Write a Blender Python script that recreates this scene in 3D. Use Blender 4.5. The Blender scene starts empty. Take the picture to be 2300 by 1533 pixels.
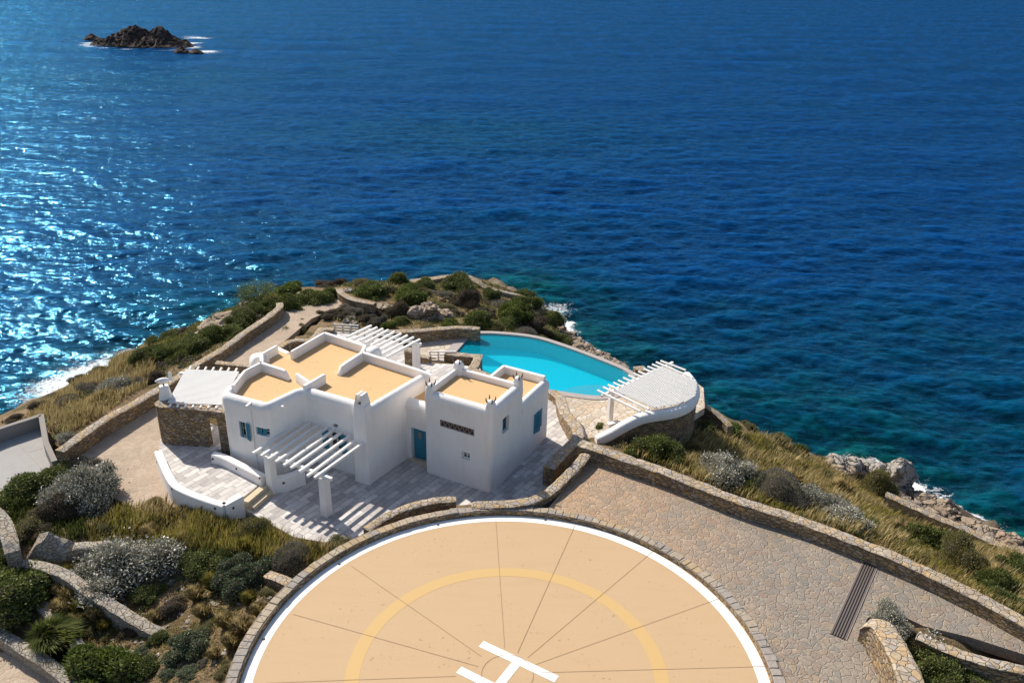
import bpy, bmesh, math, random
import numpy as np
from mathutils import Vector, Matrix, noise
random.seed(7); rng = np.random.default_rng(7)
S = bpy.context.scene
# ------------------------------------------------------------------ camera
F_PX, PITCH, ROLL, CAM_H = 1950., math.radians(24.99), math.radians(1.32), 26.
cd = bpy.data.cameras.new('camera'); cam = bpy.data.objects.new('camera', cd); S.collection.objects.link(cam)
cd.sensor_width = 36; cd.lens = 36*F_PX/2300; cd.clip_start = .5; cd.clip_end = 20000
cam.location = (0, 0, CAM_H)
cam.matrix_world = Matrix.Translation((0, 0, CAM_H)) @ Matrix.Rotation(math.pi/2-PITCH, 4, 'X') @ Matrix.Rotation(ROLL, 4, 'Z')
S.camera = cam
# ------------------------------------------------------------------ light
SUN_AZ, SUN_EL = math.radians(43.5), math.radians(40.5)      # azimuth left of +Y
sv = Vector((-math.sin(SUN_AZ)*math.cos(SUN_EL), math.cos(SUN_AZ)*math.cos(SUN_EL), math.sin(SUN_EL)))
W = bpy.data.worlds.new('World'); S.world = W; W.use_nodes = True
nt = W.node_tree; bgn = nt.nodes['Background']; sky = nt.nodes.new('ShaderNodeTexSky')
sky.sky_type = 'NISHITA'; sky.sun_disc = False; sky.sun_elevation = SUN_EL; sky.sun_rotation = -SUN_AZ
sky.air_density = 1.0; sky.dust_density = 1.3; sky.ozone_density = 1.2
nt.links.new(sky.outputs[0], bgn.inputs[0]); bgn.inputs[1].default_value = .1
sd = bpy.data.lights.new('sun', 'SUN'); sd.energy = 4.6; sd.angle = math.radians(.55); sd.color = (1, .93, .82)
so = bpy.data.objects.new('sun', sd); S.collection.objects.link(so); so.rotation_euler = sv.to_track_quat('Z', 'Y').to_euler()
S.view_settings.view_transform = 'Standard'; S.view_settings.look = 'None'; S.view_settings.exposure = .38; S.view_settings.gamma = 1
# ------------------------------------------------------------------ pixel -> world (points of the place measured on the photograph)
cR, sR, cP, sP = math.cos(ROLL), math.sin(ROLL), math.cos(PITCH), math.sin(PITCH)
def ray(px, py):
    x = (px-1150)/F_PX; y = -(py-766.5)/F_PX; x, y = cR*x-sR*y, sR*x+cR*y
    return Vector((x, cP+y*sP, -sP+y*cP))
def P(px, py, z):
    d = ray(px, py); t = (z-CAM_H)/d.z; return Vector((d.x*t, d.y*t, z))
def PL(pts, z): return [P(a, b, z) for a, b in pts]
# ------------------------------------------------------------------ object helpers
def link(o, parent=None):
    S.collection.objects.link(o)
    if parent is not None: o.parent = parent
    return o
def meshobj(name, verts, faces, mats, parent=None, smooth=None, midx=None):
    me = bpy.data.meshes.new(name); me.from_pydata([tuple(v) for v in verts], [], [tuple(f) for f in faces]); 
    for m in (mats if isinstance(mats, (list, tuple)) else [mats]): me.materials.append(m)
    if midx is not None: me.polygons.foreach_set('material_index', midx)
    if smooth:
        me.shade_smooth()
        if smooth < 180: me.set_sharp_from_angle(angle=math.radians(smooth))
    me.update(); o = bpy.data.objects.new(name, me)
    return link(o, parent)
def tag(o, label=None, cat=None, group=None, kind=None):
    if label: o['label'] = label
    if cat: o['category'] = cat
    if group: o['group'] = group
    if kind: o['kind'] = kind
    return o
def thing(name, loc, label, cat, group=None):
    o = bpy.data.objects.new(name, None); o.location = loc; o.empty_display_size = .1; link(o)
    return tag(o, label, cat, group)
class MB:
    def __init__(s): s.v = []; s.f = []; s.m = []
    def add(s, vs, fs, m=0):
        b = len(s.v); s.v += [Vector(v) for v in vs]; s.f += [tuple(i+b for i in f) for f in fs]; s.m += [m]*len(fs); return s
    def box(s, c, sx, sy, sz, rz=0, m=0, tilt=None):
        M = Matrix.Rotation(rz, 3, 'Z')
        if tilt: M = M @ tilt
        vs = [Vector(c) + M @ Vector((sx/2*a, sy/2*b, sz/2*d)) for a in (-1, 1) for b in (-1, 1) for d in (-1, 1)]
        return s.add(vs, [(0,1,3,2),(4,6,7,5),(0,4,5,1),(2,3,7,6),(0,2,6,4),(1,5,7,3)], m)
    def bar(s, a, b, w, h, m=0):
        a, b = Vector(a), Vector(b); d = (b-a); L = d.length; d.normalize()
        r = d.cross(Vector((0, 0, 1))); r = r.normalized() if r.length > 1e-4 else Vector((1, 0, 0)); u = r.cross(d)
        vs = [p + r*(w/2*i) + u*(h/2*j) for p in (a, b) for i, j in ((-1,-1),(1,-1),(1,1),(-1,1))]
        return s.add(vs, [(0,1,2,3),(7,6,5,4),(0,4,5,1),(1,5,6,2),(2,6,7,3),(3,7,4,0)], m)
    def tube(s, a, b, r0, r1, n=8, m=0, cap=True):
        a, b = Vector(a), Vector(b); d = (b-a).normalized(); x = d.orthogonal().normalized(); y = d.cross(x)
        vs = [p + (x*math.cos(t)+y*math.sin(t))*r for p, r in ((a, r0), (b, r1)) for t in [2*math.pi*k/n for k in range(n)]]
        fs = [(k, (k+1) % n, n+(k+1) % n, n+k) for k in range(n)]
        if cap: fs += [tuple(range(n-1, -1, -1)), tuple(range(n, 2*n))]
        return s.add(vs, fs, m)
    def build(s, name, mats, parent=None, smooth=None, origin=None):
        vs = s.v
        if origin is not None: vs = [v-Vector(origin) for v in vs]
        o = meshobj(name, vs, s.f, mats, parent, smooth, s.m)
        if origin is not None: o.location = origin
        return o
def catmull(pts, step=.4, closed=False):
    pts = [Vector(p) for p in pts]; n = len(pts); out = []
    for i in range(n if closed else n-1):
        g = lambda k: pts[k % n] if closed else pts[min(max(k, 0), n-1)]
        p0, p1, p2, p3 = g(i-1), g(i), g(i+1), g(i+2); m = max(1, int((p2-p1).length/step))
        for j in range(m):
            t = j/m; out.append(.5*((2*p1)+(p2-p0)*t+(2*p0-5*p1+4*p2-p3)*t*t+(3*p1-p0-3*p2+p3)*t**3))
    if not closed: out.append(pts[-1])
    return out
def dense(pts, step=.4, closed=False):
    pts = [Vector(p) for p in pts]; out = []; n = len(pts)
    for i in range(n if closed else n-1):
        a, b = pts[i], pts[(i+1) % n]; m = max(1, int((b-a).length/step)); out += [a.lerp(b, j/m) for j in range(m)]
    if not closed: out.append(pts[-1])
    return out
def roundc(pts, r=.3, seg=5, closed=False):
    pts = [Vector(p) for p in pts]; out = []; n = len(pts)
    for i in range(n):
        if not closed and i in (0, n-1): out.append(pts[i]); continue
        a, b, c = pts[i-1], pts[i], pts[(i+1) % n]; d1 = (a-b); d2 = (c-b); l = min(r, d1.length*.45, d2.length*.45)
        p, q = b+d1.normalized()*l, b+d2.normalized()*l
        for k in range(seg+1):
            t = k/seg; out.append(p*(1-t)**2 + b*2*t*(1-t) + q*t*t)
    return out
def sweep(mb, path, prof, closed=False, m=0):
    """prof: closed polygon of (offset to the left, base 'b' or top 't', dz). path: points (x, y, ztop, zbot)"""
    n = len(path); k = len(prof); vs = []
    for i in range(n):
        p = path[i]; a = path[(i-1) % n] if (closed or i > 0) else None; b = path[(i+1) % n] if (closed or i < n-1) else None
        d1 = Vector((p[0]-a[0], p[1]-a[1])) if a is not None else None; d2 = Vector((b[0]-p[0], b[1]-p[1])) if b is not None else None
        if d1 is None: d1 = d2
        if d2 is None: d2 = d1
        n1 = Vector((-d1.y, d1.x)).normalized(); n2 = Vector((-d2.y, d2.x)).normalized(); nn = (n1+n2)
        nn = nn.normalized() if nn.length > 1e-6 else n1; sc = 1/max(.35, nn.dot(n1))
        for o, w, dz in prof: vs.append((p[0]+nn.x*o*sc, p[1]+nn.y*o*sc, (p[2] if w == 't' else p[3])+dz))
    fs = []
    for i in range(n if closed else n-1):
        j = (i+1) % n
        for q in range(k): fs.append((i*k+q, j*k+q, j*k+(q+1) % k, i*k+(q+1) % k))
    if not closed: fs += [tuple(range(k-1, -1, -1))[::-1], tuple((n-1)*k+q for q in range(k))[::-1]]
    mb.add(vs, fs, m); return mb
def hpath(pts, zt, zb): return [(p[0], p[1], zt, zb) for p in pts]
def fixn(o):
    bm = bmesh.new(); bm.from_mesh(o.data); bmesh.ops.recalc_face_normals(bm, faces=bm.faces); bm.to_mesh(o.data); bm.free(); return o
# ------------------------------------------------------------------ materials
def mat(name, col=(.8,.8,.8), rough=.8, spec=.3):
    m = bpy.data.materials.new(name); m.use_nodes = True; b = m.node_tree.nodes['Principled BSDF']
    b.inputs['Base Color'].default_value = (*col, 1); b.inputs['Roughness'].default_value = rough; b.inputs['Specular IOR Level'].default_value = spec
    return m, m.node_tree, b
class N:
    def __init__(s, nt): s.nt = nt
    def n(s, typ, **kw):
        x = s.nt.nodes.new('ShaderNode'+typ)
        for k, v in kw.items():
            if k in x.inputs.keys() if not hasattr(x, k) else False: x.inputs[k].default_value = v
            else: setattr(x, k, v)
        return x
    def l(s, a, b): s.nt.links.new(a, b)
    def coord(s, scale=(1,1,1), rot=(0,0,0), kind='Object'):
        t = s.n('TexCoord'); mp = s.n('Mapping'); mp.inputs['Scale'].default_value = scale; mp.inputs['Rotation'].default_value = rot
        s.l(t.outputs[kind], mp.inputs[0]); return mp.outputs[0]
    def geo(s, scale=(1,1,1), rot=(0,0,0)):
        t = s.n('NewGeometry'); mp = s.n('Mapping'); mp.inputs['Scale'].default_value = scale; mp.inputs['Rotation'].default_value = rot
        s.l(t.outputs['Position'], mp.inputs[0]); return mp.outputs[0]
    def noise(s, vec, sc, det=4, rough=.55, dist=0):
        x = s.n('TexNoise'); x.inputs['Scale'].default_value = sc; x.inputs['Detail'].default_value = det; x.inputs['Roughness'].default_value = rough; x.inputs['Distortion'].default_value = dist
        s.l(vec, x.inputs['Vector']); return x.outputs[0]
    def vor(s, vec, sc, feat='F1', rnd=1):
        x = s.n('TexVoronoi'); x.feature = feat; x.inputs['Scale'].default_value = sc; x.inputs['Randomness'].default_value = rnd; s.l(vec, x.inputs['Vector']); return x
    def ramp(s, fac, stops, interp='LINEAR'):
        x = s.n('ValToRGB'); x.color_ramp.interpolation = interp; e = x.color_ramp.elements
        while len(e) < len(stops): e.new(.5)
        for i, (p, c) in enumerate(stops): e[i].position = p; e[i].color = (*c, 1) if len(c) == 3 else c
        s.l(fac, x.inputs[0]); return x.outputs[0]
    def mix(s, f, a, b, mode='MIX'):
        x = s.n('Mix'); x.data_type = 'RGBA'; x.blend_type = mode
        for sock, v in ((x.inputs[0], f), (x.inputs[6], a), (x.inputs[7], b)):
            if hasattr(v, 'links'): s.l(v, sock)
            elif isinstance(v, (int, float)): sock.default_value = v
            else: sock.default_value = (*v, 1)
        return x.outputs[2]
    def math(s, op, a, b=0, c=None):
        x = s.n('Math'); x.operation = op
        for i, v in enumerate((a, b) if c is None else (a, b, c)):
            if hasattr(v, 'links'): s.l(v, x.inputs[i])
            else: x.inputs[i].default_value = v
        return x.outputs[0]
    def bump(s, h, dist, strength=1, prev=None):
        x = s.n('Bump'); x.inputs['Distance'].default_value = dist; x.inputs['Strength'].default_value = strength; s.l(h, x.inputs['Height'])
        if prev: s.l(prev, x.inputs['Normal'])
        return x.outputs[0]
def g3(v): return (v, v, v)
def white_mat(name, col, stain=.06):
    m, t, b = mat(name, col, .85, .2); k = N(t); v = k.coord()
    f = k.noise(v, .9, 6, .65); f2 = k.noise(v, 11, 4)
    c = k.mix(k.math('MULTIPLY', k.ramp(f, [(.45, g3(0)), (.75, g3(1))]), stain*4), col, tuple(x*.8 for x in col)); c = k.mix(k.math('MULTIPLY', k.ramp(k.noise(k.coord((1.6, 1.6, .13)), 2.2, 6, .7), [(.52, g3(0)), (.74, g3(1))]), stain*3.2), c, tuple(x*y for x, y in zip(col, (.74,.70,.64))))
    k.l(c, b.inputs['Base Color']); k.l(k.bump(f2, .012, .6, k.bump(f, .05, .5)), b.inputs['Normal']); return m
M = {}
M['white'] = white_mat('white_plaster', (.86,.82,.785), .09); M['paint'] = white_mat('white_painted_wood', (.84,.82,.79), .02)
M['whitestone'] = white_mat('limewashed_edge', (.78,.77,.75))
def roof_mat(name, col):
    m, t, b = mat(name, col, .75, .25); k = N(t); v = k.coord()
    f = k.noise(v, .5, 5, .6); f2 = k.noise(v, 4.5, 8, .75); f3 = k.noise(k.coord((.25, 1.6, 1), (0, 0, .5)), 1.1, 7, .7); st = k.ramp(k.noise(v, 1.7, 9, .8), [(.62, g3(0)), (.70, g3(1))])
    c = k.mix(k.math('MULTIPLY', f, .5), col, tuple(x*y for x, y in zip(col, (.90,.86,.80))))
    c = k.mix(k.math('MULTIPLY', st, .14), c, (.25,.16,.08)); c = k.mix(k.math('MULTIPLY', k.ramp(f2, [(.55, g3(0)), (.8, g3(1))]), .15), c, tuple(min(1, x*1.12) for x in col))
    c = k.mix(k.math('MULTIPLY', k.ramp(f3, [(.5, g3(0)), (.72, g3(1))]), .22), c, tuple(x*y for x, y in zip(col, (.80,.76,.72))))
    sp = k.math('MULTIPLY', k.ramp(k.noise(v, 5.5, 3, .6), [(.63, g3(0)), (.67, g3(1))]), k.ramp(k.noise(v, .45, 3), [(.45, g3(0)), (.6, g3(1))])); c = k.mix(k.math('MULTIPLY', sp, .5), c, (.20,.13,.075))
    k.l(c, b.inputs['Base Color']); k.l(k.bump(f2, .006, .5), b.inputs['Normal']); return m
M['roof'] = roof_mat('cream_roof_coating', (.64,.42,.205)); M['pad'] = roof_mat('tan_pad_paint', (.525,.365,.212))
m, t, b = mat('yellow_line_paint', (.80,.46,.10), .7); k = N(t); v = k.coord()
k.l(k.mix(k.math('MULTIPLY', k.ramp(k.noise(v, 3, 8, .8), [(.5, g3(0)), (.7, g3(1))]), .35), (.57,.375,.155), (.525,.365,.212)), b.inputs['Base Color']); M['yellow'] = m
m, t, b = mat('white_line_paint', (.82,.81,.78), .75); k = N(t); v = k.coord()
k.l(k.mix(k.math('MULTIPLY', k.ramp(k.noise(v, 2.4, 9, .8), [(.56, g3(0)), (.72, g3(1))]), .3), (.84,.83,.8), (.55,.45,.33)), b.inputs['Base Color']); M['line'] = m
M['mortar'] = mat('kerb_mortar', (.21,.165,.12), .9)[0]; M['joint'] = mat('dark_joint_sealant', (.37,.25,.15), .9)[0]; M['dark'] = mat('dark_opening', (.02,.02,.022), .6)[0]
M['blue'] = mat('blue_shutter_paint', (.035,.22,.31), .5)[0]; M['metal'] = mat('dark_bronze_metal', (.10,.08,.07), .5)[0]
M['lampm'] = mat('brown_lamp_ring', (.12,.08,.06), .5)[0]
m, t, b = mat('window_glass', (.02,.03,.04), .06, .8); M['glass'] = m
M['slat'] = white_mat('white_slat_paint', (.66,.655,.64), .03)
M['brown'] = mat('brown_clay', (.11,.07,.05), .8)[0]; M['clay'] = mat('grey_brown_lattice', (.28,.23,.2), .8)[0]; M['horn'] = mat('weathered_dark_stone', (.13,.12,.11), .9)[0]
M['grey'] = white_mat('grey_screed', (.36,.345,.33), .1); M['step'] = white_mat('cream_step_stone', (.62,.52,.36), .1)
M['brickdark'] = mat('dark_reddish_bark', (.1,.07,.05), .9)[0]
# stone masonry : flattened irregular stones with mortar joints, works on faces and tops
def stone_mat(name, cols, mortar, sc=2.6, zs=1.9, mw=.045, bd=.05, warp=.18, drift=False):
    m, t, b = mat(name, cols[0], .9, .15); k = N(t); v = k.geo((1, 1, zs))
    nz = k.n('TexNoise'); nz.inputs['Scale'].default_value = 1.7; k.l(v, nz.inputs['Vector'])
    va = k.n('VectorMath'); va.operation = 'MULTIPLY_ADD'; va.inputs[1].default_value = (warp*2,)*3; k.l(nz.outputs['Color'], va.inputs[0]); k.l(v, va.inputs[2]); v2 = va.outputs[0]
    vo = k.vor(v2, sc); ed = k.vor(v2, sc, 'DISTANCE_TO_EDGE')
    sep = k.n('SeparateColor'); k.l(vo.outputs['Color'], sep.inputs[0])
    n = len(cols); c = k.ramp(sep.outputs[0], [(i/n, cc) for i, cc in enumerate(cols)], 'CONSTANT')
    fine = k.noise(v, 9, 8, .7); c = k.mix(.55, c, k.ramp(fine, [(.25, g3(.38)), (.75, g3(1.25))]), 'MULTIPLY')
    big = k.noise(v, .5, 3); c = k.mix(.4, c, k.ramp(big, [(.3, g3(.75)), (.7, g3(1.15))]), 'MULTIPLY')
    e = k.ramp(ed.outputs['Distance'], [(mw*.35, g3(0)), (mw, g3(1))]); c = k.mix(e, mortar, c)
    if drift:
        sx = k.n('SeparateXYZ'); k.l(k.geo(), sx.inputs[0]); mr = k.n('MapRange'); mr.inputs[1].default_value = 4; mr.inputs[2].default_value = 17; k.l(k.math('ADD', sx.outputs[0], k.math('MULTIPLY', k.noise(k.geo(), .35, 5, .6), 9)), mr.inputs[0]); c = k.mix(mr.outputs[0], k.mix(1, c, (1.62,1.28,.98), 'MULTIPLY'), c)
    k.l(c, b.inputs['Base Color'])
    hh = k.math('ADD', k.math('MULTIPLY', k.ramp(ed.outputs['Distance'], [(0, g3(0)), (mw*2.6, g3(1))]), 1.), k.math('MULTIPLY', sep.outputs[1], .5))
    k.l(k.bump(fine, .03, .8, k.bump(hh, bd, 1)), b.inputs['Normal']); return m
M['wallstone'] = stone_mat('dry_stone_masonry', [(.36,.26,.16),(.27,.20,.13),(.42,.32,.21),(.31,.22,.13),(.38,.30,.23),(.44,.29,.14),(.24,.18,.13)], (.13,.09,.06), 3.5, 1.9, .05)
M['capstone'] = stone_mat('pale_wall_coping', [(.46,.37,.27),(.40,.33,.26),(.52,.43,.33),(.46,.36,.24),(.42,.37,.32),(.50,.36,.21)], (.34,.27,.195), 3.4, 1.3, .028, .045)
M['palestone'] = stone_mat('pale_grey_boulder_wall', [(.40,.345,.275),(.35,.31,.265),(.45,.40,.33),(.39,.32,.24)], (.31,.265,.21), 3.9, 1.5, .03, .05)
M['crazy'] = stone_mat('crazy_paving', [(.345,.265,.19),(.30,.24,.18),(.38,.30,.22),(.32,.25,.19),(.36,.27,.18),(.29,.245,.20),(.37,.285,.205)], (.22,.165,.115), 2.5, 1, .032, .022, .22)
M['crazygrey'] = stone_mat('grey_crazy_paving', [(.285,.245,.205),(.32,.268,.218),(.265,.235,.20),(.325,.27,.215),(.30,.255,.21),(.305,.24,.19),(.34,.27,.20)], (.37,.32,.26), 2.9, 1, .034, .024, .3, True)
M['crazypath'] = stone_mat('sandy_crazy_paving', [(.43,.335,.245),(.47,.37,.275),(.45,.35,.255),(.42,.32,.24)], (.34,.25,.175), 2.0, 1, .03, .015, .25)
M['crazypale'] = stone_mat('pale_crazy_paving', [(.60,.50,.40),(.66,.57,.47),(.56,.47,.37),(.68,.60,.51),(.62,.49,.36)], (.36,.29,.22), 2.3, 1, .05, .02, .2)
M['path'] = stone_mat('gravel_path_paving', [(.46,.36,.27),(.50,.395,.30),(.44,.345,.26),(.48,.375,.28)], (.42,.325,.24), 1.6, 1, .03, .01, .2)
M['rock'] = stone_mat('granite_rock', [(.34,.27,.20),(.30,.25,.21),(.38,.30,.22),(.33,.25,.18)], (.15,.12,.095), .7, 1.3, .03, .15, .5)
M['greyrock'] = stone_mat('pale_grey_rock', [(.40,.37,.33),(.36,.335,.305),(.43,.39,.34)], (.17,.15,.13), .55, 1.3, .03, .15, .5)
M['blackrock'] = stone_mat('dark_volcanic_rock', [(.085,.06,.05),(.055,.042,.038),(.12,.08,.06),(.07,.052,.045)], (.02,.017,.017), .35, 1.3, .04, .5, .6)
M['kerb'] = stone_mat('kerb_stone', [(.42,.35,.27),(.38,.33,.29),(.46,.38,.28),(.36,.32,.28),(.46,.35,.22)], (.3,.25,.2), .9, 1, .01, .02, .1)
# marble planks
def plank_mat(name, ang):
    m, t, b = mat(name, (.5,.5,.5), .7, .3); k = N(t); v = k.geo((1,1,1), (0,0,ang))
    br = k.n('TexBrick'); br.offset = .37; br.offset_frequency = 2; br.inputs['Scale'].default_value = 1; br.inputs['Brick Width'].default_value = .95; br.inputs['Row Height'].default_value = .36
    br.inputs['Mortar Size'].default_value = .012; br.inputs['Mortar Smooth'].default_value = .2; br.inputs['Bias'].default_value = 0
    br.inputs['Color1'].default_value = (.64,.60,.56,1); br.inputs['Color2'].default_value = (.38,.35,.335,1); br.inputs['Mortar'].default_value = (.25,.22,.2,1); k.l(v, br.inputs['Vector'])
    f = k.noise(k.geo((1,1,1), (0,0,ang)), 2.2, 7, .7, .6); c = k.mix(.8, br.outputs[0], k.ramp(f, [(.3, g3(.75)), (.7, g3(1.3))]), 'MULTIPLY')
    k.l(c, b.inputs['Base Color']); k.l(k.bump(br.outputs[1], -.008, 1, k.bump(f, .01, .5)), b.inputs['Normal']); return m
M['plank'] = plank_mat('marble_plank_paving', math.radians(-56)); 
# ground
m, t, b = mat('dry_soil', (.2,.14,.08), .95, .1); k = N(t); v = k.geo(); 
f = k.noise(v, .45, 6, .6); f2 = k.noise(v, 3.5, 8, .75)
c = k.ramp(f, [(.32, (.085,.075,.032)), (.46, (.20,.145,.075)), (.58, (.30,.21,.125)), (.72, (.13,.105,.05))]); c = k.mix(.8, c, k.ramp(f2, [(.3, g3(.45)), (.7, g3(1.4))]), 'MULTIPLY')
ge = k.n('NewGeometry'); sx = k.n('SeparateXYZ'); k.l(ge.outputs['Position'], sx.inputs[0]); sn = k.n('SeparateXYZ'); k.l(ge.outputs['Normal'], sn.inputs[0])
wet = k.ramp(k.math('ADD', k.math('MULTIPLY', k.math('ADD', sx.outputs[2], 14), .12), k.math('MULTIPLY', f2, .25)), [(.16, (.035,.026,.02)), (.3, (.10,.075,.055)), (.5, (.26,.205,.15))])
rk = k.ramp(k.math('ADD', k.math('MULTIPLY', k.math('ADD', sx.outputs[2], 14), .14), k.math('MULTIPLY', f, .5)), [(.72, g3(1)), (.95, g3(0))])
c = k.mix(rk, c, wet); steep = k.ramp(sn.outputs[2], [(.62, g3(1)), (.8, g3(0))]); c = k.mix(k.math('MULTIPLY', steep, .7), c, (.19,.145,.10))
k.l(c, b.inputs['Base Color']); k.l(k.bump(f2, .25, 1, k.bump(f, .5, 1)), b.inputs['Normal']); M['soil'] = m
# leaves
def leaf_mat(name, c1, c2, c3, trans=.25, rough=.6):
    m, t, b = mat(name, c1, rough, .3); k = N(t); ge = k.n('NewGeometry'); r = ge.outputs['Random Per Island']
    oi = k.n('ObjectInfo'); c = k.ramp(r, [(0, c1), (.5, c2), (1, c3)]); c = k.mix(.35, c, k.ramp(oi.outputs['Random'], [(0, g3(.65)), (1, g3(1.35))]), 'MULTIPLY')
    k.l(c, b.inputs['Base Color']); tr = k.n('BsdfTranslucent'); k.l(c, tr.inputs[0]); mx = k.n('MixShader'); mx.inputs[0].default_value = trans
    k.l(b.outputs[0], mx.inputs[1]); k.l(tr.outputs[0], mx.inputs[2]); k.l(mx.outputs[0], t.nodes['Material Output'].inputs[0]); return m
L = {'dark': leaf_mat('dark_green_leaf', (.059,.078,.020), (.112,.137,.031), (.217,.231,.063)),
     'bright': leaf_mat('fresh_green_leaf', (.066,.094,.019), (.120,.156,.031), (.216,.246,.060)),
     'olive': leaf_mat('olive_green_leaf', (.090,.088,.030), (.162,.150,.050), (.264,.234,.084)),
     'silver': leaf_mat('silver_leaf', (.14,.14,.09), (.33,.315,.245), (.66,.63,.54), .1, .5),
     'grey': leaf_mat('grey_twig_leaf', (.10,.095,.07), (.17,.155,.12), (.26,.24,.19), .1, .8),
     'brown': leaf_mat('brown_heather_leaf', (.062,.045,.027), (.112,.083,.053), (.188,.144,.100), .15, .8),
     'teal': leaf_mat('blue_green_succulent_leaf', (.063,.086,.040), (.115,.144,.069), (.196,.230,.127), .1),
     'gold': leaf_mat('golden_grass_blade', (.25,.19,.075), (.40,.31,.14), (.60,.50,.27), .35, .6),
     'green': leaf_mat('green_gold_grass_blade', (.115,.128,.027), (.230,.209,.047), (.432,.338,.095), .35, .6),
     'lawn': leaf_mat('green_grass_blade', (.058,.078,.019), (.104,.130,.033), (.195,.208,.065), .3, .6)}
M['twig'] = mat('twig_core', (.045,.036,.022), .95)[0]
# ------------------------------------------------------------------ levels
ZT, ZL, ZP, ZS = -1.3, .2, -2.2, -14.     # terrace, yard, pool deck, sea
PADC = Vector((.12, 25.15, 0)); PR = 10.2
def inpoly(X, Y, poly):
    r = np.zeros(X.shape, bool); n = len(poly)
    for i in range(n):
        x1, y1 = poly[i][0], poly[i][1]; x2, y2 = poly[(i+1) % n][0], poly[(i+1) % n][1]
        c = ((y1 > Y) != (y2 > Y)); r ^= c & (X < (x2-x1)*(Y-y1)/((y2-y1) or 1e-9)+x1)
    return r
# ------------------------------------------------------------------ terrain
TP = [(300,1150,-1.6),(450,1175,-1.5),(600,1230,-1.1),(700,1250,-.7),(760,1215,-.9),(100,1150,-1.8),(30,1100,-1.9),(200,1250,-1.8),(400,1300,-1.6),(560,1370,-.7),(500,1500,-.8),(300,1450,-2.2),(100,1400,-2.6),
 (30,1500,-3.2),(0,1250,-1.8),(-150,1400,-3.2),(-100,1100,-2),(150,1560,-3.2),(450,1700,-1),(250,1000,-1.55),(370,1090,-1.55),(180,1035,-1.6),(340,940,-1.55),(460,820,-1.8),(560,760,-2),(650,710,-2.3),(750,675,-2.6),
 (140,985,-1.5),(300,890,-1.6),(200,900,-2.9),(120,925,-3.4),(300,830,-3.2),(380,800,-2.6),(450,765,-2.8),(560,705,-3),(620,668,-3.1),(110,905,-4.6),(230,835,-5),(330,785,-5),(440,745,-4.6),(540,688,-4.8),(640,650,-4.8),
 (760,642,-5),(900,634,-5),(1040,622,-5.5),(1100,636,-6.2),(1180,668,-8),(1215,690,-10),(1240,720,-10),(1262,760,-10),(900,690,-3.5),(1000,680,-4),(1100,700,-4.6),(1150,740,-4.4),(1000,720,-3.4),(830,700,-3.0),(700,722,-2.6),
 (900,735,-2.6),(720,750,-2.3),(1080,732,-3.2),(1200,757,-5),(1330,803,-6.5),(1420,838,-7.2),(1480,990,-2.4),(1400,1005,-1.6),(1560,1010,-3.0),(1600,930,-4.2),(1650,960,-5.2),(1700,1010,-5.6),(1800,1060,-6.5),
 (1450,1015,-.9),(1620,1080,-.8),(1750,1140,-.8),(1900,1190,-.8),(2100,1290,-.9),(2290,1390,-1),(2500,1490,-1),(1850,1090,-6.5),(1950,1110,-9),(2000,1150,-8.2),(2100,1180,-9),(2250,1235,-9.4),(2330,1270,-9.4),(2100,1240,-4.8),(2280,1320,-4.2),
 (2050,1130,-12.3),(2150,1185,-12.6),(2260,1225,-12.8),(2060,1470,-.6),(2250,1540,-.8),(2200,1400,.0),(2000,1420,.0),(2060,1450,-.1),(2120,1480,-.2),(2040,1520,-.2),(2400,1560,-1),(1300,960,-1.9),(1150,800,-2.6),(1500,900,-2.6),(1240,900,-2),(1500,700,-22),(1150,560,-20),(600,560,-22),(100,760,-22),(-200,840,-20),(1700,850,-22),(2100,960,-20),(2450,1090,-20),
 (1900,1500,-.4),(1400,1750,-.4),(700,1750,-.8)]
SH = [(-120,975),(-30,950),(60,925),(130,893),(185,858),(250,818),(320,792),(430,752),(520,700),(600,666),(700,660),(850,654),(950,640),(1040,632),(1110,645),(1190,680),(1232,705),(1268,742),(1292,778),(1350,806),(1430,850),(1500,900),(1600,950),(1700,1000),(1800,1030),(1860,1035),(1950,1050),(2040,1085),(2085,1125),(2160,1165),(2250,1212),(2350,1255),(2480,1310)]
SH = [(a, b+(42 if a < 1110 else 0)) for a, b in SH]
pts = [tuple(P(a, b, z)) for a, b, z in TP]; shore = [P(a, b, ZS) for a, b in SH]
for i, s in enumerate(shore):
    a = shore[max(0, i-1)]; b = shore[min(len(shore)-1, i+1)]; d = (b-a); n = Vector((-d.y, d.x, 0)).normalized()
    pts.append((s.x, s.y, ZS-.1)); pts.append((s.x+n.x*9, s.y+n.y*9, -17.5)); pts.append((s.x-n.x*2.2, s.y-n.y*2.2, ZS+2.2))
pts += [(x, y, -26) for x, y in ((-80,140),(0,160),(70,130),(90,80),(-90,80))] + [(0,12,-.6),(-25,12,-3),(30,12,-1),(40,20,-2)]
TPn = np.array(pts); D = np.hypot(TPn[:, None, 0]-TPn[None, :, 0], TPn[:, None, 1]-TPn[None, :, 1]); nP = len(TPn)
A = np.zeros((nP+1, nP+1)); A[:nP, :nP] = -D - np.eye(nP)*.15; A[:nP, nP] = 1; A[nP, :nP] = 1
RW = np.linalg.solve(A, np.append(TPn[:, 2], 0))
def rbf(X, Y):
    sh = X.shape; X = X.ravel(); Y = Y.ravel(); out = np.empty(len(X))
    for i in range(0, len(X), 20000):
        x = X[i:i+20000]; y = Y[i:i+20000]; out[i:i+20000] = -np.hypot(x[:, None]-TPn[None, :, 0], y[:, None]-TPn[None, :, 1]) @ RW[:nP] + RW[nP]
    return out.reshape(sh)
GX0, GX1, GY0, GY1, GS = -75., 75., 8., 135., .5
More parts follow.
